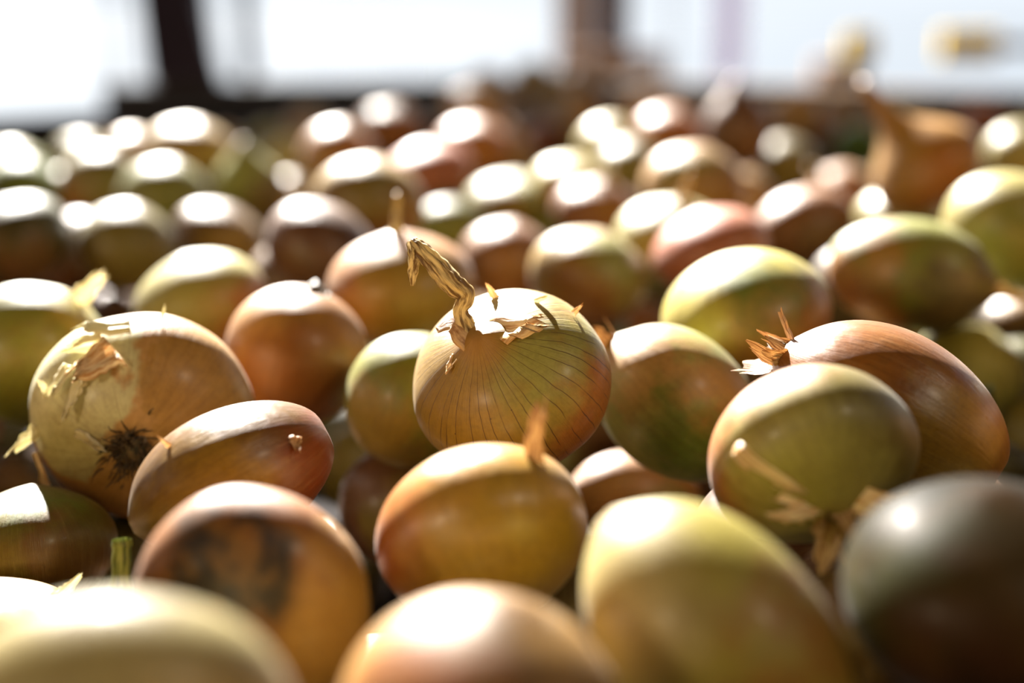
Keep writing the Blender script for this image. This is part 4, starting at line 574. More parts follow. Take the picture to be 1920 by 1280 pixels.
{'label': 'onion beside the heap, beyond the picture edge', 'loc': [0.5384, 1.3206, 1.0902], 'R': 0.0299, 'A': 0.9, 'q': [0.445, -0.416, -0.109, 0.785], 'pal': 'olivepale', 'group': 'onions along the sides of the heap'},
{'label': 'onion beside the heap, beyond the picture edge', 'loc': [0.3178, 0.5409, 1.1055], 'R': 0.0286, 'A': 0.9, 'q': [0.093, 0.072, 0.188, 0.975], 'pal': 'brown', 'group': 'onions along the sides of the heap'},
{'label': 'onion beside the heap, beyond the picture edge', 'loc': [-0.1452, 0.2057, 1.0962], 'R': 0.0314, 'A': 0.9, 'q': [0.519, 0.655, -0.061, 0.545], 'pal': 'tan', 'group': 'onions along the sides of the heap'},
{'label': 'onion beside the heap, beyond the picture edge', 'loc': [0.3875, 0.8468, 1.0895], 'R': 0.031, 'A': 0.9, 'q': [0.061, 0.338, -0.752, 0.562], 'pal': 'ochre', 'group': 'onions along the sides of the heap'},
{'label': 'onion buried under the others in the heap', 'loc': [-0.0389, 0.2013, 1.0941], 'R': 0.0292, 'A': 0.9, 'q': [0.645, -0.198, 0.574, 0.464], 'pal': 'copper', 'group': 'onions buried in the heap'},
{'label': 'onion beside the heap, beyond the picture edge', 'loc': [0.4, 0.9795, 1.104], 'R': 0.0283, 'A': 0.9, 'q': [0.369, 0.723, 0.404, -0.422], 'pal': 'olivepale', 'group': 'onions along the sides of the heap'},
{'label': 'onion beside the heap, beyond the picture edge', 'loc': [0.6107, 1.5602, 1.102], 'R': 0.0313, 'A': 0.9, 'q': [0.042, 0.023, -0.826, 0.561], 'pal': 'olivepale', 'group': 'onions along the sides of the heap'},
{'label': 'onion buried under the others in the heap', 'loc': [0.5003, 2.2256, 1.0232], 'R': 0.0307, 'A': 0.9, 'q': [0.035, 0.165, -0.895, 0.414], 'pal': 'brown', 'group': 'onions buried in the heap'},
{'label': 'onion buried under the others in the heap', 'loc': [0.663, 2.1037, 1.0044], 'R': 0.0293, 'A': 0.9, 'q': [0.712, -0.687, -0.082, -0.117], 'pal': 'copper', 'group': 'onions buried in the heap'},
{'label': 'onion buried under the others in the heap', 'loc': [0.6278, 1.687, 1.0184], 'R': 0.028, 'A': 0.9, 'q': [0.556, 0.83, -0.032, 0.005], 'pal': 'tan', 'group': 'onions buried in the heap'},
{'label': 'onion buried under the others in the heap', 'loc': [0.6089, 1.5779, 0.981], 'R': 0.031, 'A': 0.9, 'q': [0.157, -0.005, -0.797, 0.583], 'pal': 'olivepale', 'group': 'onions buried in the heap'},
{'label': 'onion buried under the others in the heap', 'loc': [-0.2107, 1.5857, 0.9963], 'R': 0.031, 'A': 0.9, 'q': [0.775, 0.106, -0.069, 0.619], 'pal': 'olivepale', 'group': 'onions buried in the heap'},
{'label': 'onion buried under the others in the heap', 'loc': [0.2113, 1.0165, 1.0515], 'R': 0.0295, 'A': 0.9, 'q': [0.455, -0.598, -0.607, 0.26], 'pal': 'brown', 'group': 'onions buried in the heap'},
{'label': 'onion buried under the others in the heap', 'loc': [0.0179, 1.1635, 1.0045], 'R': 0.0297, 'A': 0.9, 'q': [0.024, 0.968, 0.236, 0.086], 'pal': 'orangebrown', 'group': 'onions buried in the heap'},
{'label': 'onion buried under the others in the heap', 'loc': [0.1376, 1.5001, 0.975], 'R': 0.0296, 'A': 0.9, 'q': [0.342, 0.159, 0.731, 0.568], 'pal': 'tan', 'group': 'onions buried in the heap'},
{'label': 'onion buried under the others in the heap', 'loc': [0.487, 1.455, 1.0011], 'R': 0.0317, 'A': 0.9, 'q': [0.345, 0.547, 0.673, 0.359], 'pal': 'olive', 'group': 'onions buried in the heap'},
{'label': 'onion buried under the others in the heap', 'loc': [-0.0708, 1.6947, 1.0652], 'R': 0.0308, 'A': 0.9, 'q': [0.468, 0.039, 0.881, 0.051], 'pal': 'olivegreen', 'group': 'onions buried in the heap'},
{'label': 'onion buried under the others in the heap', 'loc': [-0.2747, 0.5611, 1.0044], 'R': 0.0303, 'A': 0.9, 'q': [0.292, 0.183, 0.934, 0.098], 'pal': 'brown', 'group': 'onions buried in the heap'},
{'label': 'onion buried under the others in the heap', 'loc': [0.1261, 1.8897, 1.0692], 'R': 0.0292, 'A': 0.9, 'q': [0.551, -0.783, 0.289, -0.013], 'pal': 'copper', 'group': 'onions buried in the heap'},
{'label': 'onion buried under the others in the heap', 'loc': [0.4994, 2.286, 1.0089], 'R': 0.0305, 'A': 0.9, 'q': [0.137, 0.969, -0.204, 0.019], 'pal': 'tan', 'group': 'onions buried in the heap'},
{'label': 'onion buried under the others in the heap', 'loc': [-0.5461, 1.194, 1.0611], 'R': 0.0281, 'A': 0.9, 'q': [0.441, -0.774, -0.454, -0.026], 'pal': 'orangebrown', 'group': 'onions buried in the heap'},
{'label': 'onion buried under the others in the heap', 'loc': [-0.0803, 1.5254, 1.0131], 'R': 0.0304, 'A': 0.9, 'q': [0.479, -0.041, -0.438, -0.76], 'pal': 'copper', 'group': 'onions buried in the heap'},
{'label': 'onion buried under the others in the heap', 'loc': [-0.1606, 0.6233, 1.0502], 'R': 0.0288, 'A': 0.9, 'q': [0.928, 0.208, 0.121, 0.286], 'pal': 'ochre', 'group': 'onions buried in the heap'},
{'label': 'onion buried under the others in the heap', 'loc': [0.4932, 1.596, 1.0038], 'R': 0.0288, 'A': 0.9, 'q': [0.881, 0.291, 0.25, -0.276], 'pal': 'tan', 'group': 'onions buried in the heap'},
{'label': 'onion buried under the others in the heap', 'loc': [0.4469, 1.0401, 0.97], 'R': 0.0303, 'A': 0.9, 'q': [0.51, -0.472, -0.71, 0.11], 'pal': 'ochre', 'group': 'onions buried in the heap'},
{'label': 'onion buried under the others in the heap', 'loc': [0.1973, 1.7819, 1.064], 'R': 0.0303, 'A': 0.9, 'q': [0.229, 0.153, 0.45, -0.849], 'pal': 'tan', 'group': 'onions buried in the heap'},
{'label': 'onion buried under the others in the heap', 'loc': [0.145, 0.8196, 1.0311], 'R': 0.0297, 'A': 0.9, 'q': [0.333, -0.899, -0.057, 0.277], 'pal': 'olivepale', 'group': 'onions buried in the heap'},
{'label': 'onion buried under the others in the heap', 'loc': [0.2, 0.3507, 0.9823], 'R': 0.0312, 'A': 0.9, 'q': [0.107, -0.686, 0.66, 0.287], 'pal': 'olivepale', 'group': 'onions buried in the heap'},
{'label': 'onion buried under the others in the heap', 'loc': [0.0591, 0.9808, 0.9749], 'R': 0.0315, 'A': 0.9, 'q': [0.77, -0.583, -0.26, 0.01], 'pal': 'orangebrown', 'group': 'onions buried in the heap'},
{'label': 'onion buried under the others in the heap', 'loc': [-0.4151, 1.262, 1.0022], 'R': 0.0312, 'A': 0.9, 'q': [0.508, -0.417, -0.032, 0.753], 'pal': 'tan', 'group': 'onions buried in the heap'},
{'label': 'onion buried under the others in the heap', 'loc': [0.1506, 1.504, 1.0634], 'R': 0.0314, 'A': 0.9, 'q': [0.521, 0.78, 0.243, -0.248], 'pal': 'brown', 'group': 'onions buried in the heap'},
{'label': 'onion buried under the others in the heap', 'loc': [0.4306, 2.098, 1.0213], 'R': 0.0289, 'A': 0.9, 'q': [0.396, 0.182, -0.51, 0.742], 'pal': 'tan', 'group': 'onions buried in the heap'},
{'label': 'onion buried under the others in the heap', 'loc': [0.2728, 1.3045, 1.0344], 'R': 0.0283, 'A': 0.9, 'q': [0.678, 0.4, 0.339, -0.515], 'pal': 'orangebrown', 'group': 'onions buried in the heap'},
{'label': 'onion buried under the others in the heap', 'loc': [0.1558, 1.5689, 0.9931], 'R': 0.0296, 'A': 0.9, 'q': [0.174, -0.145, 0.441, 0.869], 'pal': 'olivepale', 'group': 'onions buried in the heap'},
{'label': 'onion buried under the others in the heap', 'loc': [0.3191, 2.1709, 1.0271], 'R': 0.0318, 'A': 0.9, 'q': [0.877, 0.171, -0.152, -0.423], 'pal': 'tan', 'group': 'onions buried in the heap'},
{'label': 'onion buried under the others in the heap', 'loc': [0.3277, 1.8336, 1.0112], 'R': 0.03, 'A': 0.9, 'q': [0.539, -0.391, -0.396, 0.633], 'pal': 'copper', 'group': 'onions buried in the heap'},
{'label': 'onion buried under the others in the heap', 'loc': [-0.258, 1.1988, 1.0177], 'R': 0.0291, 'A': 0.9, 'q': [0.715, -0.149, 0.503, 0.463], 'pal': 'orangebrown', 'group': 'onions buried in the heap'},
{'label': 'onion buried under the others in the heap', 'loc': [-0.0912, 0.444, 0.9901], 'R': 0.0296, 'A': 0.9, 'q': [0.507, 0.536, -0.646, 0.194], 'pal': 'brown', 'group': 'onions buried in the heap'},
{'label': 'onion buried under the others in the heap', 'loc': [-0.0137, 2.0494, 1.053], 'R': 0.0317, 'A': 0.9, 'q': [0.208, 0.832, -0.183, -0.48], 'pal': 'ochre', 'group': 'onions buried in the heap'},
{'label': 'onion buried under the others in the heap', 'loc': [-0.1769, 1.818, 1.0204], 'R': 0.0287, 'A': 0.9, 'q': [0.534, 0.228, -0.552, 0.598], 'pal': 'ochre', 'group': 'onions buried in the heap'},
{'label': 'onion buried under the others in the heap', 'loc': [-0.2641, 1.6002, 0.9711], 'R': 0.0302, 'A': 0.9, 'q': [0.207, -0.161, -0.949, 0.175], 'pal': 'brown', 'group': 'onions buried in the heap'},
{'label': 'onion buried under the others in the heap', 'loc': [-0.35, 0.7259, 1.025], 'R': 0.0289, 'A': 0.9, 'q': [0.249, -0.635, 0.429, 0.593], 'pal': 'tan', 'group': 'onions buried in the heap'},
{'label': 'onion buried under the others in the heap', 'loc': [0.477, 1.3073, 1.0295], 'R': 0.0295, 'A': 0.9, 'q': [0.17, 0.833, 0.425, -0.31], 'pal': 'orangebrown', 'group': 'onions buried in the heap'},
{'label': 'onion buried under the others in the heap', 'loc': [0.3979, 1.326, 0.9996], 'R': 0.0302, 'A': 0.9, 'q': [0.007, 0.066, 0.064, 0.996], 'pal': 'tan', 'group': 'onions buried in the heap'},
{'label': 'onion buried under the others in the heap', 'loc': [0.3852, 1.5425, 1.0129], 'R': 0.0282, 'A': 0.9, 'q': [0.579, -0.149, 0.124, -0.792], 'pal': 'brown', 'group': 'onions buried in the heap'},
{'label': 'onion buried under the others in the heap', 'loc': [0.2289, 1.4949, 1.015], 'R': 0.0286, 'A': 0.9, 'q': [0.171, 0.461, -0.309, -0.814], 'pal': 'olivepale', 'group': 'onions buried in the heap'},
{'label': 'onion buried under the others in the heap', 'loc': [-0.2083, 1.2948, 0.9827], 'R': 0.0313, 'A': 0.9, 'q': [0.642, 0.123, -0.25, 0.715], 'pal': 'olive', 'group': 'onions buried in the heap'},
{'label': 'onion buried under the others in the heap', 'loc': [-0.1166, 0.511, 0.9736], 'R': 0.0305, 'A': 0.9, 'q': [0.558, -0.692, 0.34, -0.307], 'pal': 'copper', 'group': 'onions buried in the heap'},
{'label': 'onion buried under the others in the heap', 'loc': [0.0894, 1.6344, 1.0083], 'R': 0.0285, 'A': 0.9, 'q': [0.612, -0.778, -0.137, -0.028], 'pal': 'tan', 'group': 'onions buried in the heap'},
{'label': 'onion buried under the others in the heap', 'loc': [-0.1205, 0.9966, 1.0102], 'R': 0.0293, 'A': 0.9, 'q': [0.232, -0.235, 0.736, 0.59], 'pal': 'olivegreen', 'group': 'onions buried in the heap'},
{'label': 'onion buried under the others in the heap', 'loc': [-0.1754, 0.277, 0.994], 'R': 0.0318, 'A': 0.9, 'q': [0.758, 0.637, 0.065, 0.125], 'pal': 'copper', 'group': 'onions buried in the heap'},
{'label': 'onion buried under the others in the heap', 'loc': [0.0675, 1.797, 0.9735], 'R': 0.0298, 'A': 0.9, 'q': [0.096, -0.719, -0.437, -0.531], 'pal': 'ochre', 'group': 'onions buried in the heap'},
{'label': 'onion buried under the others in the heap', 'loc': [0.2931, 1.4983, 0.9716], 'R': 0.029, 'A': 0.9, 'q': [0.193, 0.556, 0.133, 0.798], 'pal': 'copper', 'group': 'onions buried in the heap'},
{'label': 'onion buried under the others in the heap', 'loc': [0.3109, 0.6385, 0.989], 'R': 0.0308, 'A': 0.9, 'q': [0.276, -0.361, -0.766, -0.456], 'pal': 'copper', 'group': 'onions buried in the heap'},
{'label': 'onion buried under the others in the heap', 'loc': [-0.1548, 0.8926, 1.003], 'R': 0.0281, 'A': 0.9, 'q': [0.395, -0.633, 0.66, -0.089], 'pal': 'olivegreen', 'group': 'onions buried in the heap'},
{'label': 'onion buried under the others in the heap', 'loc': [-0.3236, 0.5855, 1.0421], 'R': 0.0297, 'A': 0.9, 'q': [0.232, 0.696, 0.25, 0.631], 'pal': 'tan', 'group': 'onions buried in the heap'},
{'label': 'onion buried under the others in the heap', 'loc': [0.302, 1.4264, 0.9758], 'R': 0.0316, 'A': 0.9, 'q': [0.145, -0.587, -0.758, 0.244], 'pal': 'olive', 'group': 'onions buried in the heap'},
{'label': 'onion buried under the others in the heap', 'loc': [-0.3759, 0.9696, 1.0136], 'R': 0.0299, 'A': 0.9, 'q': [0.045, -0.843, -0.118, 0.522], 'pal': 'brown', 'group': 'onions buried in the heap'},
{'label': 'onion buried under the others in the heap', 'loc': [-0.2014, 1.7163, 1.0244], 'R': 0.0314, 'A': 0.9, 'q': [0.325, 0.802, -0.21, -0.455], 'pal': 'copper', 'group': 'onions buried in the heap'},
{'label': 'onion buried under the others in the heap', 'loc': [-0.4503, 0.9937, 1.0471], 'R': 0.0292, 'A': 0.9, 'q': [0.263, 0.113, -0.562, 0.776], 'pal': 'brown', 'group': 'onions buried in the heap'},
{'label': 'onion buried under the others in the heap', 'loc': [-0.0092, 1.5321, 1.038], 'R': 0.0311, 'A': 0.9, 'q': [0.063, -0.32, 0.945, 0.028], 'pal': 'orangebrown', 'group': 'onions buried in the heap'},
{'label': 'onion buried under the others in the heap', 'loc': [-0.0989, 1.0948, 1.0206], 'R': 0.0288, 'A': 0.9, 'q': [0.092, -0.251, -0.909, -0.319], 'pal': 'tan', 'group': 'onions buried in the heap'},
{'label': 'onion buried under the others in the heap', 'loc': [-0.1475, 0.3362, 1.0249], 'R': 0.0281, 'A': 0.9, 'q': [0.251, -0.152, -0.109, 0.95], 'pal': 'olivepale', 'group': 'onions buried in the heap'},
{'label': 'onion buried under the others in the heap', 'loc': [0.2527, 1.6239, 1.0622], 'R': 0.0312, 'A': 0.9, 'q': [0.932, -0.307, -0.192, 0.012], 'pal': 'brown', 'group': 'onions buried in the heap'},
{'label': 'onion buried under the others in the heap', 'loc': [0.4074, 1.7369, 0.9895], 'R': 0.0296, 'A': 0.9, 'q': [0.443, -0.724, -0.091, 0.522], 'pal': 'orangebrown', 'group': 'onions buried in the heap'},
{'label': 'onion buried under the others in the heap', 'loc': [0.4306, 0.9457, 0.9976], 'R': 0.0304, 'A': 0.9, 'q': [0.086, -0.127, 0.648, -0.746], 'pal': 'tan', 'group': 'onions buried in the heap'},
{'label': 'onion buried under the others in the heap', 'loc': [0.2742, 0.5793, 0.9901], 'R': 0.0312, 'A': 0.9, 'q': [0.181, 0.096, -0.748, 0.631], 'pal': 'orangebrown', 'group': 'onions buried in the heap'},
{'label': 'onion buried under the others in the heap', 'loc': [-0.0658, 0.9364, 0.998], 'R': 0.0309, 'A': 0.9, 'q': [0.871, 0.42, 0.018, 0.254], 'pal': 'olive', 'group': 'onions buried in the heap'},
{'label': 'onion buried under the others in the heap', 'loc': [0.2654, 1.6831, 1.0059], 'R': 0.029, 'A': 0.9, 'q': [0.754, -0.24, -0.442, -0.422], 'pal': 'orangebrown', 'group': 'onions buried in the heap'},
{'label': 'onion buried under the others in the heap', 'loc': [0.6297, 1.7714, 0.9919], 'R': 0.0306, 'A': 0.9, 'q': [0.365, -0.809, 0.217, -0.407], 'pal': 'olivegreen', 'group': 'onions buried in the heap'},
{'label': 'onion buried under the others in the heap', 'loc': [-0.1586, 0.7159, 0.9845], 'R': 0.0313, 'A': 0.9, 'q': [0.53, -0.542, 0.652, -0.004], 'pal': 'brown', 'group': 'onions buried in the heap'},
{'label': 'onion buried under the others in the heap', 'loc': [0.0013, 1.0882, 0.974], 'R': 0.0316, 'A': 0.9, 'q': [0.611, -0.449, -0.023, -0.651], 'pal': 'olivegreen', 'group': 'onions buried in the heap'},
{'label': 'onion buried under the others in the heap', 'loc': [0.1836, 1.1103, 1.0303], 'R': 0.0285, 'A': 0.9, 'q': [0.914, 0.221, 0.329, -0.081], 'pal': 'tan', 'group': 'onions buried in the heap'},
{'label': 'onion buried under the others in the heap', 'loc': [0.4682, 1.823, 1.001], 'R': 0.0284, 'A': 0.9, 'q': [0.911, 0.163, 0.378, -0.029], 'pal': 'olivegreen', 'group': 'onions buried in the heap'},
{'label': 'onion buried under the others in the heap', 'loc': [0.165, 1.3914, 1.042], 'R': 0.0309, 'A': 0.9, 'q': [0.325, 0.701, -0.027, -0.634], 'pal': 'brown', 'group': 'onions buried in the heap'},
{'label': 'onion buried under the others in the heap', 'loc': [0.4094, 2.3009, 0.9714], 'R': 0.0287, 'A': 0.9, 'q': [0.258, -0.289, 0.892, -0.234], 'pal': 'olivegreen', 'group': 'onions buried in the heap'},
{'label': 'onion buried under the others in the heap', 'loc': [0.005, 1.2688, 1.0392], 'R': 0.0289, 'A': 0.9, 'q': [0.477, 0.379, 0.097, -0.787], 'pal': 'olivegreen', 'group': 'onions buried in the heap'},
{'label': 'onion buried under the others in the heap', 'loc': [-0.0968, 1.2562, 1.0057], 'R': 0.0292, 'A': 0.9, 'q': [0.167, 0.836, 0.491, 0.181], 'pal': 'brown', 'group': 'onions buried in the heap'},
{'label': 'onion buried under the others in the heap', 'loc': [0.5185, 1.658, 0.9957], 'R': 0.0299, 'A': 0.9, 'q': [0.129, 0.711, 0.326, 0.61], 'pal': 'tan', 'group': 'onions buried in the heap'},
{'label': 'onion buried under the others in the heap', 'loc': [0.1155, 2.0729, 0.9973], 'R': 0.0319, 'A': 0.9, 'q': [0.474, 0.624, -0.473, -0.402], 'pal': 'orangebrown', 'group': 'onions buried in the heap'},
{'label': 'onion buried under the others in the heap', 'loc': [-0.4446, 1.4482, 1.0182], 'R': 0.031, 'A': 0.9, 'q': [0.333, 0.041, 0.88, 0.337], 'pal': 'brown', 'group': 'onions buried in the heap'},
{'label': 'onion buried under the others in the heap', 'loc': [-0.2331, 1.0799, 0.9917], 'R': 0.0306, 'A': 0.9, 'q': [0.891, -0.347, -0.279, 0.086], 'pal': 'olivegreen', 'group': 'onions buried in the heap'},
{'label': 'onion buried under the others in the heap', 'loc': [0.5428, 2.0426, 1.0068], 'R': 0.0312, 'A': 0.9, 'q': [0.853, 0.225, 0.466, -0.072], 'pal': 'olivegreen', 'group': 'onions buried in the heap'},
{'label': 'onion buried under the others in the heap', 'loc': [0.2601, 1.159, 1.0435], 'R': 0.0285, 'A': 0.9, 'q': [0.842, 0.309, -0.434, 0.083], 'pal': 'brown', 'group': 'onions buried in the heap'},
{'label': 'onion buried under the others in the heap', 'loc': [-0.1616, 1.2301, 1.0037], 'R': 0.0304, 'A': 0.9, 'q': [0.522, -0.66, -0.507, -0.187], 'pal': 'tan', 'group': 'onions buried in the heap'},
{'label': 'onion buried under the others in the heap', 'loc': [-0.286, 0.4329, 0.9961], 'R': 0.0314, 'A': 0.9, 'q': [0.694, -0.343, 0.451, -0.444], 'pal': 'olivegreen', 'group': 'onions buried in the heap'},
{'label': 'onion buried under the others in the heap', 'loc': [-0.01, 0.8509, 0.9847], 'R': 0.0309, 'A': 0.9, 'q': [0.713, -0.3, 0.632, -0.035], 'pal': 'copper', 'group': 'onions buried in the heap'},
{'label': 'onion buried under the others in the heap', 'loc': [-0.116, 1.3914, 1.0463], 'R': 0.0318, 'A': 0.9, 'q': [0.47, -0.441, -0.759, -0.093], 'pal': 'olivegreen', 'group': 'onions buried in the heap'},
{'label': 'onion buried under the others in the heap', 'loc': [0.0041, 0.6244, 0.993], 'R': 0.0296, 'A': 0.9, 'q': [0.205, 0.792, 0.036, -0.574], 'pal': 'olivegreen', 'group': 'onions buried in the heap'},
{'label': 'onion buried under the others in the heap', 'loc': [0.2396, 0.7817, 0.9935], 'R': 0.0296, 'A': 0.9, 'q': [0.771, -0.065, -0.536, -0.339], 'pal': 'copper', 'group': 'onions buried in the heap'},
{'label': 'onion buried under the others in the heap', 'loc': [-0.1454, 0.6524, 0.971], 'R': 0.0318, 'A': 0.9, 'q': [0.086, 0.548, -0.759, -0.34], 'pal': 'tan', 'group': 'onions buried in the heap'},
{'label': 'onion buried under the others in the heap', 'loc': [-0.1998, 1.0059, 0.9744], 'R': 0.0287, 'A': 0.9, 'q': [0.552, 0.501, 0.188, 0.639], 'pal': 'ochre', 'group': 'onions buried in the heap'},
{'label': 'onion buried under the others in the heap', 'loc': [0.1427, 1.9664, 1.0105], 'R': 0.0295, 'A': 0.9, 'q': [0.041, 0.722, 0.51, -0.466], 'pal': 'tan', 'group': 'onions buried in the heap'},
{'label': 'onion buried under the others in the heap', 'loc': [0.6725, 1.8099, 0.9776], 'R': 0.0288, 'A': 0.9, 'q': [0.636, 0.669, 0.015, 0.383], 'pal': 'olive', 'group': 'onions buried in the heap'},
{'label': 'onion buried under the others in the heap', 'loc': [-0.0148, 1.9788, 1.0613], 'R': 0.028, 'A': 0.9, 'q': [0.232, -0.54, 0.411, -0.697], 'pal': 'olivegreen', 'group': 'onions buried in the heap'},
{'label': 'onion buried under the others in the heap', 'loc': [0.5172, 1.2488, 1.0255], 'R': 0.0281, 'A': 0.9, 'q': [0.53, 0.005, -0.306, 0.79], 'pal': 'olive', 'group': 'onions buried in the heap'},
{'label': 'onion buried under the others in the heap', 'loc': [-0.0014, 0.9811, 1.0148], 'R': 0.0283, 'A': 0.9, 'q': [0.153, 0.259, -0.948, 0.109], 'pal': 'tan', 'group': 'onions buried in the heap'},
{'label': 'onion buried under the others in the heap', 'loc': [-0.2282, 1.7738, 0.9885], 'R': 0.0286, 'A': 0.9, 'q': [0.132, -0.693, -0.275, 0.653], 'pal': 'olive', 'group': 'onions buried in the heap'},
{'label': 'onion buried under the others in the heap', 'loc': [0.1635, 1.1888, 1.0102], 'R': 0.0284, 'A': 0.9, 'q': [0.067, 0.794, 0.117, 0.593], 'pal': 'orangebrown', 'group': 'onions buried in the heap'},
{'label': 'onion buried under the others in the heap', 'loc': [0.007, 1.3315, 1.027], 'R': 0.0297, 'A': 0.9, 'q': [0.297, 0.835, -0.459, -0.061], 'pal': 'brown', 'group': 'onions buried in the heap'},
{'label': 'onion buried under the others in the heap', 'loc': [0.2722, 2.0251, 1.0037], 'R': 0.0295, 'A': 0.9, 'q': [0.8, -0.105, 0.362, -0.467], 'pal': 'olive', 'group': 'onions buried in the heap'},
{'label': 'onion buried under the others in the heap', 'loc': [-0.5108, 1.1647, 0.9828], 'R': 0.0319, 'A': 0.9, 'q': [0.357, 0.373, 0.36, -0.777], 'pal': 'tan', 'group': 'onions buried in the heap'},
{'label': 'onion buried under the others in the heap', 'loc': [0.7715, 2.141, 1.0243], 'R': 0.0281, 'A': 0.9, 'q': [0.345, 0.464, 0.474, -0.664], 'pal': 'olivegreen', 'group': 'onions buried in the heap'},
{'label': 'onion buried under the others in the heap', 'loc': [0.3682, 0.8598, 1.0019], 'R': 0.029, 'A': 0.9, 'q': [0.753, 0.353, -0.265, -0.489], 'pal': 'olive', 'group': 'onions buried in the heap'},
{'label': 'onion buried under the others in the heap', 'loc': [-0.3302, 1.4617, 0.9708], 'R': 0.0303, 'A': 0.9, 'q': [0.533, 0.516, 0.67, 0.032], 'pal': 'olive', 'group': 'onions buried in the heap'},
{'label': 'onion buried under the others in the heap', 'loc': [0.3234, 1.6002, 0.9861], 'R': 0.0281, 'A': 0.9, 'q': [0.656, 0.086, 0.614, -0.43], 'pal': 'brown', 'group': 'onions buried in the heap'},
{'label': 'onion buried under the others in the heap', 'loc': [0.0001, 0.2756, 1.0246], 'R': 0.0289, 'A': 0.9, 'q': [0.575, 0.687, -0.245, 0.372], 'pal': 'olive', 'group': 'onions buried in the heap'},
{'label': 'onion buried under the others in the heap', 'loc': [-0.3981, 1.4095, 0.9882], 'R': 0.0303, 'A': 0.9, 'q': [0.238, -0.52, 0.82, 0.023], 'pal': 'ochre', 'group': 'onions buried in the heap'},
{'label': 'onion buried under the others in the heap', 'loc': [0.1093, 2.2282, 1.0029], 'R': 0.0308, 'A': 0.9, 'q': [0.163, 0.7, -0.55, 0.425], 'pal': 'olivegreen', 'group': 'onions buried in the heap'},
{'label': 'onion buried under the others in the heap', 'loc': [0.1475, 0.7725, 0.9934], 'R': 0.0283, 'A': 0.9, 'q': [0.893, 0.391, 0.017, -0.222], 'pal': 'olive', 'group': 'onions buried in the heap'},
{'label': 'onion buried under the others in the heap', 'loc': [0.1529, 1.8665, 0.9924], 'R': 0.0289, 'A': 0.9, 'q': [0.414, 0.845, 0.174, 0.291], 'pal': 'brown', 'group': 'onions buried in the heap'},
{'label': 'onion buried under the others in the heap', 'loc': [0.1665, 2.0377, 0.9772], 'R': 0.0303, 'A': 0.9, 'q': [0.777, 0.085, -0.401, -0.477], 'pal': 'brown', 'group': 'onions buried in the heap'},
{'label': 'onion buried under the others in the heap', 'loc': [-0.4354, 1.0428, 0.9815], 'R': 0.0312, 'A': 0.9, 'q': [0.817, 0.553, 0.032, -0.159], 'pal': 'brown', 'group': 'onions buried in the heap'},
{'label': 'onion buried under the others in the heap', 'loc': [0.2319, 1.8646, 1.0053], 'R': 0.0291, 'A': 0.9, 'q': [0.071, 0.08, 0.608, 0.786], 'pal': 'tan', 'group': 'onions buried in the heap'},
{'label': 'onion buried under the others in the heap', 'loc': [-0.0533, 1.0343, 1.002], 'R': 0.0304, 'A': 0.9, 'q': [0.872, 0.066, 0.433, -0.22], 'pal': 'olivegreen', 'group': 'onions buried in the heap'},
{'label': 'onion buried under the others in the heap', 'loc': [0.1629, 0.6924, 1.0406], 'R': 0.0284, 'A': 0.9, 'q': [0.373, 0.27, 0.175, 0.87], 'pal': 'ochre', 'group': 'onions buried in the heap'},
{'label': 'onion buried under the others in the heap', 'loc': [0.0045, 0.4916, 1.0192], 'R': 0.0302, 'A': 0.9, 'q': [0.643, 0.03, -0.555, -0.526], 'pal': 'brown', 'group': 'onions buried in the heap'},
{'label': 'onion buried under the others in the heap', 'loc': [0.0859, 1.1518, 0.9976], 'R': 0.0316, 'A': 0.9, 'q': [0.241, 0.19, 0.073, 0.949], 'pal': 'ochre', 'group': 'onions buried in the heap'},
{'label': 'onion buried under the others in the heap', 'loc': [0.358, 1.2584, 1.0646], 'R': 0.0289, 'A': 0.9, 'q': [0.907, -0.176, 0.094, -0.371], 'pal': 'olive', 'group': 'onions buried in the heap'},
{'label': 'onion buried under the others in the heap', 'loc': [-0.03, 0.6771, 0.9852], 'R': 0.0315, 'A': 0.9, 'q': [0.58, 0.773, -0.061, 0.249], 'pal': 'olive', 'group': 'onions buried in the heap'},
{'label': 'onion buried under the others in the heap', 'loc': [-0.3205, 1.5485, 1.0237], 'R': 0.0312, 'A': 0.9, 'q': [0.71, 0.386, -0.295, 0.51], 'pal': 'olive', 'group': 'onions buried in the heap'},
{'label': 'onion buried under the others in the heap', 'loc': [-0.2811, 1.3323, 1.0217], 'R': 0.0303, 'A': 0.9, 'q': [0.442, 0.497, 0.439, -0.604], 'pal': 'copper', 'group': 'onions buried in the heap'},
{'label': 'onion buried under the others in the heap', 'loc': [0.1537, 0.4905, 1.0476], 'R': 0.0295, 'A': 0.9, 'q': [0.292, 0.01, -0.368, 0.883], 'pal': 'copper', 'group': 'onions buried in the heap'},
{'label': 'onion buried under the others in the heap', 'loc': [-0.2732, 1.4639, 0.9982], 'R': 0.0302, 'A': 0.9, 'q': [0.125, 0.441, 0.566, -0.686], 'pal': 'ochre', 'group': 'onions buried in the heap'},
{'label': 'onion buried under the others in the heap', 'loc': [-0.271, 0.773, 1.0389], 'R': 0.028, 'A': 0.9, 'q': [0.179, 0.532, -0.81, -0.172], 'pal': 'tan', 'group': 'onions buried in the heap'},
{'label': 'onion buried under the others in the heap', 'loc': [0.274, 1.2338, 0.9703], 'R': 0.0281, 'A': 0.9, 'q': [0.192, -0.035, -0.266, 0.944], 'pal': 'olivegreen', 'group': 'onions buried in the heap'},
{'label': 'onion buried under the others in the heap', 'loc': [-0.3501, 0.9112, 1.0365], 'R': 0.0283, 'A': 0.9, 'q': [0.514, -0.262, -0.57, -0.585], 'pal': 'copper', 'group': 'onions buried in the heap'},
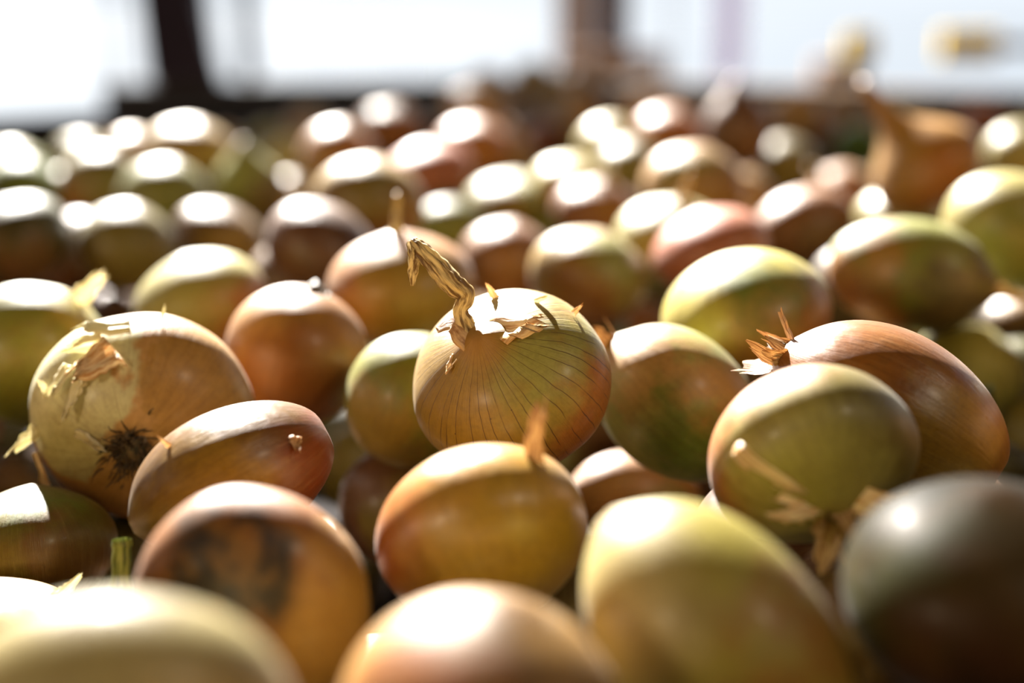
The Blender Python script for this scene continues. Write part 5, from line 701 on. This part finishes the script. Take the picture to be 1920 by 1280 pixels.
{'label': 'onion buried under the others in the heap', 'loc': [0.0155, 1.8773, 1.0081], 'R': 0.028, 'A': 0.9, 'q': [0.096, -0.904, -0.326, 0.258], 'pal': 'olive', 'group': 'onions buried in the heap'},
{'label': 'onion buried under the others in the heap', 'loc': [0.4286, 1.4105, 1.0236], 'R': 0.0288, 'A': 0.9, 'q': [0.35, 0.803, -0.441, -0.194], 'pal': 'tan', 'group': 'onions buried in the heap'},
{'label': 'onion buried under the others in the heap', 'loc': [-0.1652, 1.6385, 0.9905], 'R': 0.0319, 'A': 0.9, 'q': [0.616, 0.066, 0.044, 0.783], 'pal': 'copper', 'group': 'onions buried in the heap'},
{'label': 'onion buried under the others in the heap', 'loc': [0.7186, 1.943, 0.9835], 'R': 0.0283, 'A': 0.9, 'q': [0.198, 0.402, 0.893, 0.039], 'pal': 'olivegreen', 'group': 'onions buried in the heap'},
{'label': 'onion buried under the others in the heap', 'loc': [0.2444, 1.603, 0.9933], 'R': 0.0293, 'A': 0.9, 'q': [0.291, -0.285, 0.404, 0.819], 'pal': 'olive', 'group': 'onions buried in the heap'},
{'label': 'onion buried under the others in the heap', 'loc': [0.3807, 2.2262, 1.0389], 'R': 0.0286, 'A': 0.9, 'q': [0.269, -0.106, -0.502, 0.815], 'pal': 'brown', 'group': 'onions buried in the heap'},
{'label': 'onion buried under the others in the heap', 'loc': [-0.5346, 1.2441, 1.0256], 'R': 0.0284, 'A': 0.9, 'q': [0.723, 0.514, -0.086, 0.453], 'pal': 'ochre', 'group': 'onions buried in the heap'},
{'label': 'onion buried under the others in the heap', 'loc': [0.3624, 1.2331, 1.0019], 'R': 0.0288, 'A': 0.9, 'q': [0.862, 0.104, 0.352, -0.35], 'pal': 'olivepale', 'group': 'onions buried in the heap'},
{'label': 'onion buried under the others in the heap', 'loc': [0.0226, 0.7141, 0.9878], 'R': 0.0289, 'A': 0.9, 'q': [0.19, -0.343, 0.044, 0.919], 'pal': 'brown', 'group': 'onions buried in the heap'},
{'label': 'onion buried under the others in the heap', 'loc': [-0.0465, 1.6933, 0.9967], 'R': 0.0318, 'A': 0.9, 'q': [0.589, 0.683, -0.396, -0.172], 'pal': 'orangebrown', 'group': 'onions buried in the heap'},
{'label': 'onion buried under the others in the heap', 'loc': [-0.4954, 1.323, 0.9917], 'R': 0.0316, 'A': 0.9, 'q': [0.467, -0.079, 0.243, -0.846], 'pal': 'ochre', 'group': 'onions buried in the heap'},
{'label': 'onion buried under the others in the heap', 'loc': [0.1084, 0.5365, 1.0387], 'R': 0.0285, 'A': 0.9, 'q': [0.673, 0.168, -0.537, -0.48], 'pal': 'copper', 'group': 'onions buried in the heap'},
{'label': 'onion buried under the others in the heap', 'loc': [-0.2064, 0.8204, 1.011], 'R': 0.0312, 'A': 0.9, 'q': [0.478, 0.75, -0.394, -0.233], 'pal': 'tan', 'group': 'onions buried in the heap'},
{'label': 'onion buried under the others in the heap', 'loc': [-0.1682, 1.4819, 1.0448], 'R': 0.0313, 'A': 0.9, 'q': [0.609, 0.108, 0.759, 0.203], 'pal': 'brown', 'group': 'onions buried in the heap'},
{'label': 'onion buried under the others in the heap', 'loc': [-0.1003, 1.8167, 1.0188], 'R': 0.0293, 'A': 0.9, 'q': [0.4, -0.464, -0.718, 0.329], 'pal': 'olivegreen', 'group': 'onions buried in the heap'},
{'label': 'onion buried under the others in the heap', 'loc': [0.3118, 2.066, 1.0325], 'R': 0.0302, 'A': 0.9, 'q': [0.441, 0.554, 0.42, -0.567], 'pal': 'brown', 'group': 'onions buried in the heap'},
{'label': 'onion buried under the others in the heap', 'loc': [0.0247, 1.6173, 1.0226], 'R': 0.0312, 'A': 0.9, 'q': [0.243, 0.005, 0.97, -0.001], 'pal': 'olivegreen', 'group': 'onions buried in the heap'},
{'label': 'onion buried under the others in the heap', 'loc': [0.6436, 1.9898, 0.9713], 'R': 0.0306, 'A': 0.9, 'q': [0.185, -0.602, 0.083, 0.772], 'pal': 'olivegreen', 'group': 'onions buried in the heap'},
{'label': 'onion buried under the others in the heap', 'loc': [-0.3208, 0.7738, 1.0039], 'R': 0.0291, 'A': 0.9, 'q': [0.672, 0.645, 0.265, 0.248], 'pal': 'orangebrown', 'group': 'onions buried in the heap'},
{'label': 'onion buried under the others in the heap', 'loc': [0.3347, 1.983, 1.0643], 'R': 0.0314, 'A': 0.9, 'q': [0.234, -0.812, 0.298, 0.445], 'pal': 'olivepale', 'group': 'onions buried in the heap'},
{'label': 'onion buried under the others in the heap', 'loc': [0.2661, 1.0599, 0.984], 'R': 0.0315, 'A': 0.9, 'q': [0.525, -0.321, -0.785, -0.068], 'pal': 'copper', 'group': 'onions buried in the heap'},
{'label': 'onion buried under the others in the heap', 'loc': [0.2342, 1.1711, 0.992], 'R': 0.0292, 'A': 0.9, 'q': [0.06, 0.477, 0.393, -0.784], 'pal': 'olive', 'group': 'onions buried in the heap'},
{'label': 'onion buried under the others in the heap', 'loc': [-0.3586, 1.4601, 1.0379], 'R': 0.0287, 'A': 0.9, 'q': [0.475, 0.143, -0.73, -0.471], 'pal': 'copper', 'group': 'onions buried in the heap'},
{'label': 'onion buried under the others in the heap', 'loc': [0.5382, 1.3338, 1.0197], 'R': 0.0319, 'A': 0.9, 'q': [0.037, -0.889, 0.447, 0.088], 'pal': 'olive', 'group': 'onions buried in the heap'},
{'label': 'onion buried under the others in the heap', 'loc': [0.4818, 1.6421, 1.0571], 'R': 0.0249, 'A': 0.9, 'q': [0.46, -0.256, -0.791, 0.31], 'pal': 'olivepale', 'group': 'onions buried in the heap'}
]
for k, d in enumerate(ONIONS):
    f = d.get('feats', {}); A = d['A']; near = d['loc'][1] < .9
    res = (72, 44) if d['loc'][1] < .62 else (48, 30) if near else (32, 20)
    ob, zt = bulb('onion', A, k, res, f.get('neck'))
    ob.location = (d['loc'][0], d['loc'][1], d['loc'][2]); ob.rotation_mode = 'QUATERNION'; ob.rotation_quaternion = d['q']; ob.scale = [d['R']]*3
    tag(ob, d['label'], 'onion', d.get('group')); setp(ob, d, k)
    if f.get('neck') and f['neck'] not in ('hero', 'cone', 'tall'): add_neck(ob, f['neck'], A, zt, k)
    if f.get('root') == 'hairy': add_root(ob, 'hairy', A, k)
    if f.get('root') == 'ragged': add_neck(ob, 'ragged', A, zt, k)
    for i, (p, t, s, mode, mat, wd, face) in enumerate(f.get('flakes', [])):
        v = flake(p, t, s, A, mode, k*7+i, wd, 10, 9, face); mesh_obj('loose_skin', v[0], v[1], M[mat], ob, v[2], smooth=(mode != 'stand'))
    if 'stem' in f:
        v = tube(f['stem'][0], f['stem'][1], 60, 40, 9, .10, 2.4, .78, 3); mesh_obj('dried_stem', v[0], v[1], M['straw'], ob, v[2])
        v = tube(f['tail'][0], f['tail'][1], 24, 14, 3, .22, .8, .4, 4); mesh_obj('dry_leaf_tip', v[0], v[1], M['straw'], ob, v[2])
        v = tube(f['lip'][0], f['lip'][1], 24, 24, 4, .05, .4, .22, 6); mesh_obj('skin_collar', v[0], v[1], M['tanpaper'], ob, v[2])

# ------------------------------------------------------------ things beyond the hopper
def bar_obj(name, p, q, w, dpt, mat, parent=None, bevel=.003):
    p, q = Vector(p), Vector(q); e = q-p
    z = e.normalized(); y = Vector((0, 1, 0)) if abs(z.y) < .9 else Vector((1, 0, 0)); x = y.cross(z).normalized(); y = z.cross(x)
    R = Matrix((x, y, z)).transposed()
    base = parent.location if parent is not None else Vector((0, 0, 0))
    return box_obj(name, (p+q)/2-base, (w, dpt, e.length), mat, parent, R, bevel)
def ground(p): return (p[0], p[1], 0)

pa, pb = Vector([-0.8594, 3.0369, 1.0347]), Vector([-0.09, 3.039, 1.0435])
t = thing('conveyor_frame', 'grey steel beam with bright bolts running behind the left side of the hopper', 'conveyor frame', (pa.x, pa.y, 0))
bar_obj('beam', pa, pb, .06, .040, M['beam'], t)
for s in (.06, .94):
    c = pa.lerp(pb, s); bar_obj('leg', (c.x, c.y+.01, 0), (c.x, c.y+.01, c.z-.02), .05, .05, M['steel'], t)
for s in (.275, .34, .45, .555, .66, .745, .82, .885):
    c = pa.lerp(pb, s)-t.location
    v = tube([(0, 0, 0), (0, 0, .006), (0, 0, .011)], [.011, .010, .004], 6, 12, 0, 0, 0, 1, 1)
    b = mesh_obj('bolt', v[0], v[1], M['bolt'], t); b.location = (c.x, c.y-.004, c.z+.019)

a, b = Vector([-0.8092, 3.4399, 1.4285]), Vector([-0.7548, 3.3388, 1.0074])
foot = a+(b-a)*(a.z/(a.z-b.z))
t = thing('steel_column', 'dark purple leaning steel column with a brace, behind the left side of the hopper', 'column', foot)
bar_obj('post', foot, a, .150, .08, M['purple'], t)
bar_obj('brace', Vector([-0.7433, 3.348, 1.2597]), Vector([-0.6775, 3.2922, 1.0274]), .045, .04, M['purple'], t)
a, b = Vector([-0.7213, 3.909, 1.4548]), Vector([-0.689, 3.799, 0.9967])
foot = a+(b-a)*(a.z/(a.z-b.z))
t = bar_obj('thin_post', foot, a, .039, .03, M['purple']); tag(t, 'thin dark upright rod right of the leaning purple column', 'post')
a = Vector([-0.8493, 3.1009, 1.3016])
t = bar_obj('thin_post', ground(a), a, .012, .012, M['brown']); tag(t, 'thinnest brown upright rod, left of the leaning purple column', 'post')

a = Vector([0.3543, 5.2119, 1.5277])
t = bar_obj('timber_post', ground(a), a, .125, .09, M['brown']); tag(t, 'dark brown post standing far behind the middle of the hopper', 'post')
a = Vector([0.2234, 5.2641, 1.5306])
t = bar_obj('timber_post', ground(a), a, .12, .05, M['beige']); tag(t, 'pale beige board standing upright beside the dark brown post', 'board')
a, b = Vector([0.1498, 4.7833, 1.0269]), Vector([0.5022, 4.7849, 1.0338])
t = thing('timber_rail', 'low beige rail across the foot of the dark brown post', 'rail', ground(a))
bar_obj('rail', a, b, .085, .05, M['beige'], t)
for s in (.05, .95):
    c = a.lerp(b, s); bar_obj('leg', (c.x, c.y+.04, 0), (c.x, c.y+.04, c.z), .05, .03, M['brown'], t)
a = Vector([0.5662, 5.1682, 1.3454])
t = bar_obj('thin_post', ground(a), a, .012, .012, M['grey']); tag(t, 'thin grey upright rod right of the dark brown post', 'post')
a, b = Vector([1.0105, 7.2477, 1.4402]), Vector([1.1549, 7.1069, 0.8532])
t = bar_obj('curtain_strip', ((a.x+b.x)/2, a.y, b.z), ((a.x+b.x)/2, a.y, a.z), b.x-a.x, .006, M['lavp']); tag(t, 'pale lavender plastic curtain strip hanging right of the dark brown post', 'curtain')
a, b = Vector([-1.5388, 12.3344, 1.2097]), Vector([-0.9359, 12.305, 1.0872])
t = thing('banner', 'faint pink banner stretched on two poles far behind the hopper', 'banner', ground(a))
bar_obj('cloth', (a.x, a.y, (a.z+b.z)/2), (b.x, a.y, (a.z+b.z)/2), .02, abs(a.z-b.z), M['pinkp'], t, 0)
for x in (a.x, b.x): bar_obj('pole', (x, a.y+.02, 0), (x, a.y+.02, a.z), .012, .012, M['lavp'], t)
a, b = Vector([0.8945, 4.2781, 1.0645]), Vector([1.0173, 4.2604, 0.991])
t = bar_obj('timber_block', ((a.x+b.x)/2, a.y, 0), ((a.x+b.x)/2, a.y, a.z), b.x-a.x, .08, M['beige']); tag(t, 'pinkish beige timber block on end behind the tall onion neck', 'block')
a = Vector([0.7079, 2.9666, 1.1704]); b = Vector([0.7079, 2.9524, 1.1112])
t = thing('bollard', 'slim post with a yellow cap, behind the tip of the tall onion neck', 'bollard', ground(a))
bar_obj('cap', b, a, .058, .05, M['yellow'], t, .008)
bar_obj('post', ground(b), b, .024, .024, M['brown'], t)
a, b, c = Vector([0.8721, 2.9605, 1.1451]), Vector([0.9873, 2.9608, 1.1461]), Vector([1.2178, 2.9613, 1.1482])
t = thing('barrier', 'horizontal barrier arm with a yellow end at the upper right', 'barrier', ground(c))
bar_obj('yellow_end', a, b, .06, .04, M['yellow'], t, .006)
bar_obj('arm', b, c, .022, .022, M['grey'], t)
bar_obj('post', ground(c), (c.x, c.y, c.z+.05), .06, .06, M['grey'], t)
